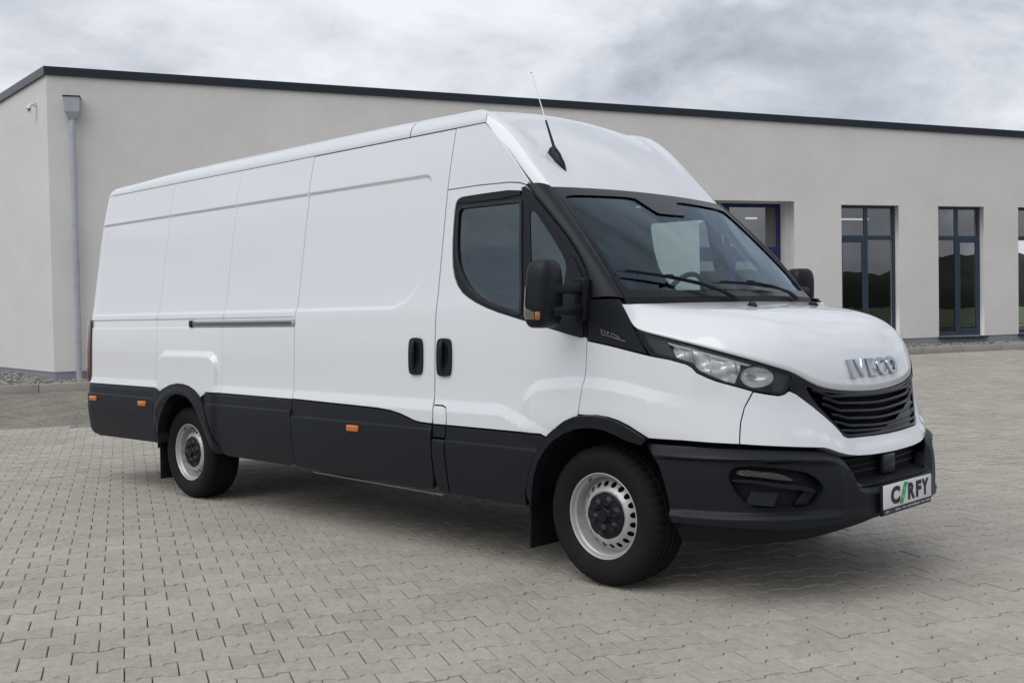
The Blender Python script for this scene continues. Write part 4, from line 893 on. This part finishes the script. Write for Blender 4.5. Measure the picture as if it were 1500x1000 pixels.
# small script on the wing cover
sv, sf = text_mesh('V19 7TSII', 1, .02, .004, 0, .15); mn, mxx = sv.min(0), sv.max(0); s_ = (sv-mn)/(mxx-mn)
def script_pt(u_, v_, d_): 
    a_ = -.055+u_*.140; q = body(np.atleast_1d(a_), np.atleast_1d(1.262-.030*u_+v_*(.022-.009*u_))); return q+np.array((0, -1, 0))*(np.atleast_1d(d_)[:, None])
sg_ = raw('script_badge', script_pt(s_[:, 0], s_[:, 1], .002+s_[:, 2]*.002), sf, mat('script_grey', (.22, .22, .23), .4, metal=.5), van)
q = [script_pt(np.array([u_]), np.array([-.18]), np.array([.003]))[0] for u_ in np.linspace(.05, 1.25, 8)]; MB().tube(q, .0016, 6).build('script_underline', MATS['script_grey'], sg_)
# ---------------------------------------------------------------- mirrors, wipers, aerial
def mirror(sg):
    mr = empty('wing_mirror', (-.135, sg*-1.200, 1.457), van)
    # housing: rounded shell, deeper at the middle, tilted a little
    nu, nv = 28, 15; P = np.zeros((nu+1, nv, 3)); hw, hh, dp = .104, .166, .080
    for j in range(nv):
        f = -math.pi/2+math.pi*j/(nv-1); s_ = math.copysign(abs(math.sin(f))**.55, math.sin(f)); c_ = max(abs(math.cos(f)), 1e-4)**.42
        for i in range(nu+1):
            t = 2*math.pi*i/nu; cx = math.copysign(abs(math.cos(t))**.6, math.cos(t)); cy = math.copysign(abs(math.sin(t))**.6, math.sin(t))
            x = dp*cx*c_*(1.0 if cx > 0 else .75); y = hw*cy*c_*(1-.10*s_)*(1.0 if s_ < 0 else .97); P[i, j] = (x+.010*s_, y-.006*s_, hh*s_)
    P = P@rotz(math.radians(12)).T; P[..., 1] *= 1; P = P*np.array((1, sg, 1))
    loft('mirror_housing', P+np.array((0, -.065*sg, 0))*0, PLASTIC, mr, flip=(sg == -1))
    MB().box((-.050, 0, 0), (.008, .135, .23), rotz(math.radians(12*sg))).build('mirror_glass', mat('mirror_silver', (.8, .8, .8), .03, metal=1), mr, smooth=40, bevel=.003)
    # indicator lens wrapping the outer lower edge
    P2 = np.zeros((10, 5, 3))
    for i, z in enumerate(np.linspace(-.122, .035, 10)):
        wide = .62 if z < -.085 else max(.0, .62-(z+.085)*26)
        for j, t in enumerate(np.linspace(-math.pi/2-.75, -math.pi/2-.42+.85*wide, 5)):
            k = max(1-(abs(z)/.158)**6, .1)**.42
            cx = math.copysign(abs(math.cos(t))**.6, math.cos(t)); cy = math.copysign(abs(math.sin(t))**.6, math.sin(t))
            P2[i, j] = (dp*cx*k*(1.0 if cx > 0 else .75)*1.015+.010*z/.158, hw*cy*k*(1-.1*z/.158)*1.02-.006*z/.158, z)
    P2 = P2@rotz(math.radians(12)).T*np.array((1, sg, 1))
    loft('indicator_lens', P2, mat('indicator_clear', (.17, .16, .14), .15, coat=.4), mr, flip=(sg == -1))
    c = np.array((.030, -.101, -.105))@rotz(math.radians(12)).T*np.array((1, sg, 1)); MB().box(c, (.026, .012, .040), rotz(math.radians(38*sg))).build('indicator_bulb', mat('amber_dull', (.36, .13, .03), .25, coat=.6), mr, smooth=40, bevel=.006)
    # two arms to the door
    for z0, z1 in ((.020, .030), (-.085, -.078)):
        pts = [np.array((.072, -.005*sg, z0)), np.array((.082, .06*sg, z0+.002)), np.array((.080, .15*sg, (z0+z1)/2)), np.array((.062, .225*sg, z1))]
        a = MB(); V = []
        for q, wv, hv in zip(pts, (.012, .018, .020, .022), (.020, .024, .025, .032)):
            V += [q+np.array((wv, 0, hv)), q+np.array((-wv, 0, hv)), q+np.array((-wv, 0, -hv)), q+np.array((wv, 0, -hv))]
        F = [(k*4+i, k*4+(i+1) % 4, (k+1)*4+(i+1) % 4, (k+1)*4+i) for k in range(3) for i in range(4)]+[(3, 2, 1, 0), (12, 13, 14, 15)]
        a.add(V, F).build('mirror_arm', PLASTIC, mr, smooth=40, bevel=.007)
    MB().box((.062, .22*sg, -.03), (.08, .06, .225)).build('mirror_hinge', PLASTIC_D, mr, smooth=40, bevel=.018, seg=3)
for sg in BOTH: mirror(sg)
def on_screen(v, t, lift): 
    q = wscreen(np.array([v]), np.array([t]))[0]; return q+np.array((.64, 0, .77))*lift
def wiper(w_):
    (v0, t0), (v1, t1), (vp, tp), (va, ta) = w_
    wp = empty('wiper', tuple(on_screen(vp, tp, .0)), van); b = np.array(wp.location)
    pts = [on_screen(v0+(v1-v0)*f, t0+(t1-t0)*f+.012*math.sin(math.pi*f), .016)-b for f in np.linspace(0, 1, 12)]
    MB().tube([q for q in pts], [.003]+[.0055]*10+[.003], 6).build('wiper_blade', SEAL, wp, smooth=40)
    MB().tube([q+np.array((.004, 0, .007)) for q in pts[1:-1]], .0045, 6).build('blade_spoiler', PLASTIC_D, wp, smooth=40)
    arm = [on_screen(vp, tp, .012)-b, on_screen(vp+(va-vp)*.25, tp+(ta-tp)*.22, .032)-b, on_screen(vp+(va-vp)*.6, tp+(ta-tp)*.6, .036)-b, on_screen(va, ta, .026)-b]
    MB().tube(arm, [.013, .010, .007, .005], 8).build('wiper_arm', PLASTIC_D, wp, smooth=40)
    q = on_screen(va, ta, .026)-b; MB().box(q, (.02, .06, .016)).build('blade_clip', PLASTIC_D, wp, smooth=40, bevel=.006)
WPN = ((-.97, .195), (-.40, .057), (-.25, -.035), (-.66, .135))
WPF = ((-.34, .090), (.30, .043), (.49, -.03), (.02, .088))
wiper(WPN)
wiper(WPF)
an = empty('roof_aerial', (-.57, -.58, 2.20), van); AY = -.58
# fin base lies on the cap, mast leans back
CPF = CP.reshape(-1, 3)
def cap_pt(x, y): 
    d = (CPF[:, 0]-x)**2+(CPF[:, 1]-y)**2; k = np.argsort(d)[:4]; w_ = 1/(d[k]+1e-5); return (CPF[k]*w_[:, None]).sum(0)/w_.sum()
xs_ = np.linspace(-.655, -.52, 8); P = np.zeros((8, 11, 3))
for i, x in enumerate(xs_):
    f = i/7; c = cap_pt(x, AY); hw_ = .030*math.sin(math.pi*min(1, (f*.86+.12)))**.8; ht = .050*(1-f)**.7*min(1, f*5+.5)+.010
    nrm = np.array((.62, 0, .78))
    for j in range(11):
        t = math.pi*j/10; P[i, j] = c+np.array((0, hw_*math.cos(t), 0))+nrm*(ht*math.sin(t)-.004)-np.array(an.location)
P[0] = P[0].mean(0); P[-1] = P[-1].mean(0)
loft('aerial_base', P, PLASTIC, an, flip=False)
b0 = cap_pt(-.637, AY)+np.array((.62, 0, .78))*.045-np.array(an.location); tip = np.array((-.775, AY, 2.725))-np.array(an.location); mid_ = b0+(tip-b0)*.34
MB().tube([b0-np.array((-.015, 0, .03)), b0, mid_], [.013, .0085, .0055], 8).build('aerial_sleeve', PLASTIC, an, smooth=40)
MB().tube([mid_, tip], [.0032, .0027], 6).build('aerial_mast', mat('mast_steel', (.55, .55, .55), .35, metal=.8), an, smooth=40)
MB().tube([tip-(tip-b0)*.012, tip], .0035, 6).build('aerial_tip', PLASTIC, an)
# ---------------------------------------------------------------- wheels
def lathe(name, prof, m, parent, n=72, flip=False, sgn=1, mod=None):
    P = np.zeros((n+1, len(prof), 3))
    for i in range(n+1):
        t = 2*math.pi*i/n
        for j, (r, y) in enumerate(prof):
            rr = r-(mod(i % n, j) if mod else 0); P[i, j] = (rr*math.cos(t), y*sgn, rr*math.sin(t))
    return loft(name, P, m, parent, flip=flip)
def wheel(x, sg):
    """sg=1: right-hand wheel, outer face towards -y"""
    wl = empty('wheel', (x, -sg*.93, .352), van); s_ = sg
    TY = [(.213, .000), (.217, -.006), (.226, -.013), (.245, -.022), (.268, -.029), (.288, -.031), (.305, -.028), (.320, -.020), (.333, -.008), (.342, .004), (.348, .018), (.3495, .032), (.3495, .048), (.342, .050), (.342, .058), (.3515, .060), (.352, .088), (.344, .090), (.344, .099), (.352, .101), (.352, .130), (.344, .132), (.344, .141), (.352, .143), (.351, .168), (.342, .170), (.342, .178), (.349, .180), (.347, .205), (.335, .222), (.30, .236), (.25, .228), (.215, .21)]
    def mod(i, j):
        if 8 <= j <= 12: return (.0065 if i % 4 == 0 else 0.)*(1 if j > 8 else .5)
        if 15 <= j <= 24: return .004 if (i+j//6*2) % 6 == 0 else 0
        return 0
    t = lathe('tyre', TY, RUBBER, wl, 192, mod=mod, sgn=s_, flip=(s_ == 1))
    smooth_by_angle(t.data, 40)
    RP = [(.2135, .006), (.2165, .000), (.2165, -.006), (.213, -.009), (.2095, -.006), (.206, .002), (.2025, .010), (.200, .016), (.196, .018), (.1935, .024), (.1925, .050), (.190, .075), (.187, .085), (.180, .14), (.18, .20)]
    lathe('rim', RP, STEEL, wl, 96, sgn=s_, flip=(s_ == 1))
    # pierced disc
    def dsk(r): return np.interp(r, [.105, .118, .126, .134, .146, .158, .172, .184, .192], [.030, .022, .021, .026, .036, .047, .058, .070, .078])
    n = 60; outer = [(.191*math.cos(2*math.pi*i/n), .191*math.sin(2*math.pi*i/n)) for i in range(n)]; hub = [(.106*math.cos(2*math.pi*i/n), .106*math.sin(2*math.pi*i/n)) for i in range(n)]
    hl_ = [hub]+[[(.1575*math.cos(a_)+.0150*math.cos(b_), .1575*math.sin(a_)+.0150*math.sin(b_)) for b_ in np.linspace(0, 2*math.pi, 13)[:-1]] for a_ in np.arange(20)*2*math.pi/20+.1]
    fs = lambda a, c: np.stack([a, -0+dsk(np.hypot(a, c)), c], 1)
    d_ = patch('rim_disc', fs, outer, STEEL, wl, holes=hl_, step=.012, bstep=.012, flange=.006, sides=(1,) if s_ == 1 else (-1,))
    lathe('brake_drum', [(.0, .10), (.188, .10), (.188, .19)], INNER, wl, 40, sgn=s_, flip=(s_ == 1))
    # black hub cap with six nut domes and a hexagonal centre
    CN = 96; P = np.zeros((CN+1, 12, 3))
    for i in range(CN+1):
        t = 2*math.pi*i/CN; oct_ = .1165-.0050*(1-abs(math.cos(4*t)))
        for j, f in enumerate((1.0, 1.0, .97, .92, .85, .76, .66, .55, .45, .34, .2, 0)):
            r = oct_*f; y = .030 if j == 0 else .018 if j == 1 else .014-.006*(1-f)*2
            a6 = (t+.26) % (math.pi/3)-math.pi/6; dx = r*math.cos(a6)-.072; dy = r*math.sin(a6); dd = math.hypot(dx, dy)
            if j > 1: y -= .013*float(ss(.031, .020, dd) if False else 1-ss(.018, .030, dd)); y += .010*float(1-ss(.006, .013, dd))*.6
            if j > 1 and .33 < f < .5: y += .004
            if f < .30: y -= .012
            P[i, j] = (r*math.cos(t), y*s_, r*math.sin(t))
    h = loft('hub_cap', P, mat('hub_cap_black', (.006, .007, .011), .38, spec=.3), wl, flip=(s_ == 1)); smooth_by_angle(h.data, 32)
    MB().tube([(0, .006*s_, 0), (0, -.010*s_, 0)], [.036, .032], 6).build('hub_centre', mat('hub_cap_black', (.006, .007, .011), .38, spec=.3), wl, bevel=.003)
    q = math.radians(118); MB().tube([(.198*math.cos(q), .018*s_, .198*math.sin(q)), (.188*math.cos(q), .0*s_, .188*math.sin(q))], .0045, 8).build('valve', SEAL, wl)
    return wl
for x in (0, -4.1):
    for sg in BOTH: wheel(x, sg)
# wheel wells, mud flaps, underbody
for x, r in ((0, .475), (-4.06, .455)):
    for sg in BOTH:
        P = np.zeros((25, 2, 3))
        for i, t in enumerate(np.linspace(.02, math.pi-.02, 25)): P[i, 0] = (x+r*math.cos(t), -sg*.985, .35+r*math.sin(t)); P[i, 1] = (x+r*math.cos(t), -sg*.55, .35+r*math.sin(t))
        P[:, 0, 1] = -sg*(.972 if x == 0 else .985)
        loft('wheel_liner', P, INNER, van)
        raw('wheel_well_wall', [(x+(r+.02)*math.cos(t), -sg*.56, .35+(r+.02)*math.sin(t)) for t in np.linspace(.04, math.pi-.04, 24)], [tuple(range(24))], INNER, van)
for sg in BOTH:
    box('mud_flap', (-4.50, -sg*.865, .285), (.014, .215, .34), PLASTIC_D, van, bevel=.004)
    box('mud_flap', (-.475, -sg*.845, .285), (.014, .235, .31), PLASTIC_D, van, bevel=.004)
ub = MB(); ub.box((-2.3, 0, .43), (6.5, 1.15, .12)); ub.box((-2.02, 0, .45), (2.95, 1.86, .10)); ub.box((-5.1, 0, .47), (1.1, 1.84, .08)); ub.box((.66, 0, .42), (.40, 1.2, .12)); ub.box((-2.1, .32, .36), (3.0, .10, .16)); ub.box((-2.1, -.32, .36), (3.0, .10, .16)); ub.box((-2.5, -.05, .33), (1.5, .7, .14)); ub.box((-1.5, .62, .34), (1.0, .4, .16)); ub.box((-5.0, 0, .38), (.9, .9, .16)); ub.box((.35, 0, .36), (.8, .9, .16)); ub.build('underbody', INNER, van)  # low frame and tank boxes added to darken the ground under the van
MB().tube([(-4.1, -.8, .35), (-4.1, .8, .35)], .07, 12).build('rear_axle', INNER, van, smooth=40)
MB().tube([(0, -.8, .33), (0, .8, .33)], .05, 12).build('front_axle', INNER, van, smooth=40)
MB().tube([(-1.0, .25, .36), (-3.0, .3, .37), (-3.4, .35, .38)], .04, 12).build('exhaust', mat('dull_steel', (.12, .12, .12), .5, metal=.6), van, smooth=40)
MB().box((.70, 0, .31), (.26, 1.0, .03)).build('skid_plate', INNER, van)
# dark inner shells so that shut lines and lamp gaps read as gaps
for sg in BOTH:
    V = []; zz = (.90, 1.0, 1.4, 1.8, 2.15, 2.40)
    for x in (-5.6, -1.20): V += [(x, -sg*(float(pw(z, WT))-.075), z) for z in zz]
    raw('load_bay_lining', V, [(i, i+1, 7+i, 6+i) for i in range(5)], INNER, van)
    V = []; zz = (.9, 1.05, 1.18)
    P = np.stack([body(np.linspace(.45, AC, 14), np.full(14, z))-np.array((.13, 0, 0)) for z in (.36, .55, .75, .95, 1.02)], 1)*np.array((1, .90*sg, 1)); loft('engine_bay_shell', P, INNER, van)
    q = np.linspace(-.13, .45, 6); P = np.stack([body(q, np.full(6, z))*np.array((1, .90, 1)) for z in (.86, .95, 1.05, 1.12)], 1)*np.array((1, sg, 1)); loft('wing_lining', P, INNER, van)
raw('engine_bay_floor', [(.1, -.85, .99), (.75, -.7, .99), (.75, .7, .99), (.1, .85, .99)], [(0, 1, 2, 3)], INNER, van)
raw('load_bay_ceiling', [(-5.6, -.72, 2.42), (-1.2, -.72, 2.42), (-1.2, .72, 2.42), (-5.6, .72, 2.42)], [(0, 1, 2, 3)], INNER, van)
# ---------------------------------------------------------------- cab interior
raw('bulkhead', [(-1.165, -.985, .75), (-1.165, .985, .75), (-1.165, .965, 1.40), (-1.165, .80, 2.38), (-1.165, -.80, 2.38), (-1.165, -.965, 1.40)], [(0, 1, 2, 3, 4, 5)], TRIM, van)
raw('cab_floor', [(-1.2, -.95, .76), (.1, -.95, .76), (.1, .95, .76), (-1.2, .95, .76)], [(0, 1, 2, 3)], TRIM, van)
P = np.zeros((21, 9, 3))
for i, v in enumerate(np.linspace(-1, 1, 21)):
    b_ = wsb(np.array(v)); pr = [(-.01, -.015), (-.10, .0), (-.25, .02), (-.40, .015), (-.48, -.03), (-.50, -.12), (-.47, -.25), (-.44, -.45), (-.44, -.65)]
    P[i] = [(b_[0]+dx*(.9+.1*(1-abs(v))), b_[1]*.965, b_[2]+dz) for dx, dz in pr]
loft('dashboard', P, TRIM, van, flip=True)
MB().box((-.28, .44, 1.445), (.24, .34, .07)).build('instrument_hood', TRIM, van, smooth=40, bevel=.03, seg=3)
n = 40; c_ = np.array((-.50, .44, 1.40)); e1 = np.array((0, 1, 0)); e2 = np.array((.42, 0, .907))
st = empty('steering_wheel', tuple(c_), van)
MB().tube([e1*.205*math.cos(2*math.pi*i/n)+e2*.205*math.sin(2*math.pi*i/n) for i in range(n+1)], .016, 8, caps=False).build('wheel_rim', SEAL, st, smooth=50)
for t in (0, math.pi, -math.pi/2): MB().tube([(0, 0, 0), e1*.2*math.cos(t)+e2*.2*math.sin(t)], .016, 8).build('spoke', SEAL, st, smooth=50)
MB().box((0, 0, 0), (.05, .14, .12)).build('hub_pad', SEAL, st, smooth=40, bevel=.02)
for y in (.47, -.12, -.55):
    se = empty('seat', (-.92, y, .95), van); wv = .50 if y > 0 else .43
    MB().box((.10, 0, .06), (.52, wv, .20)).build('cushion', SEATM, se, smooth=50, bevel=.06, seg=4)
    MB().box((-.17, 0, .44), (.17, wv, .66), roty(math.radians(-9))).build('backrest', SEATM, se, smooth=50, bevel=.06, seg=4)
    MB().box((-.235, 0, .86), (.11, .27, .19), roty(math.radians(-6))).build('headrest', SEATM, se, smooth=50, bevel=.045, seg=4)
raw('head_lining', [(-1.16, -.80, 2.20), (-.56, -.76, 2.02), (-.50, 0, 2.03), (-.56, .76, 2.02), (-1.16, .80, 2.20), (-1.16, 0, 2.25)], [(0, 1, 2, 5), (5, 2, 3, 4)], TRIM_L, van)
DI = [(-1.15, .80)]+[(x-.006, z) for x, z in DOORF[2:4]]+[(-.2, .86), (-.09, .90), (-.07, 1.25), (-.07, 1.42), (-.1, 1.56), (-.24, 1.74), (-.52, 2.0), (-.60, 2.05), (-1.15, 2.06)]
WI = [tuple(q) for q in inset(resample(WINH, .05), .012)]
patch('door_trim', flank, [(-1.15, .82), (-.36, .82), (-.2, .88), (-.09, .93), (-.066, 1.20), (-.052, 1.235), (-.05, 1.42), (-.09, 1.57), (-.235, 1.752), (-.52, 2.012), (-.57, 2.046), (-1.15, 2.05)], TRIM_L, van, holes=[GL, QG], step=.08, bstep=.04, off=-.045, flange=.01, sides=BOTH)
for sg in BOTH:
    c = np.array((0, sg, 0)); 
    P = np.stack([wscreen(np.full(16, sg*.985), np.linspace(0, 1, 16))+np.array((-.03, -sg*.012, -.03)), wscreen(np.full(16, sg*.905), np.linspace(0, 1, 16))+np.array((-.03, 0, -.03)), wscreen(np.full(16, sg*.93), np.linspace(0, 1, 16))+np.array((-.12, sg*.02, -.06))], 1); loft('pillar_lining', P, TRIM_L, van, flip=(sg == -1))
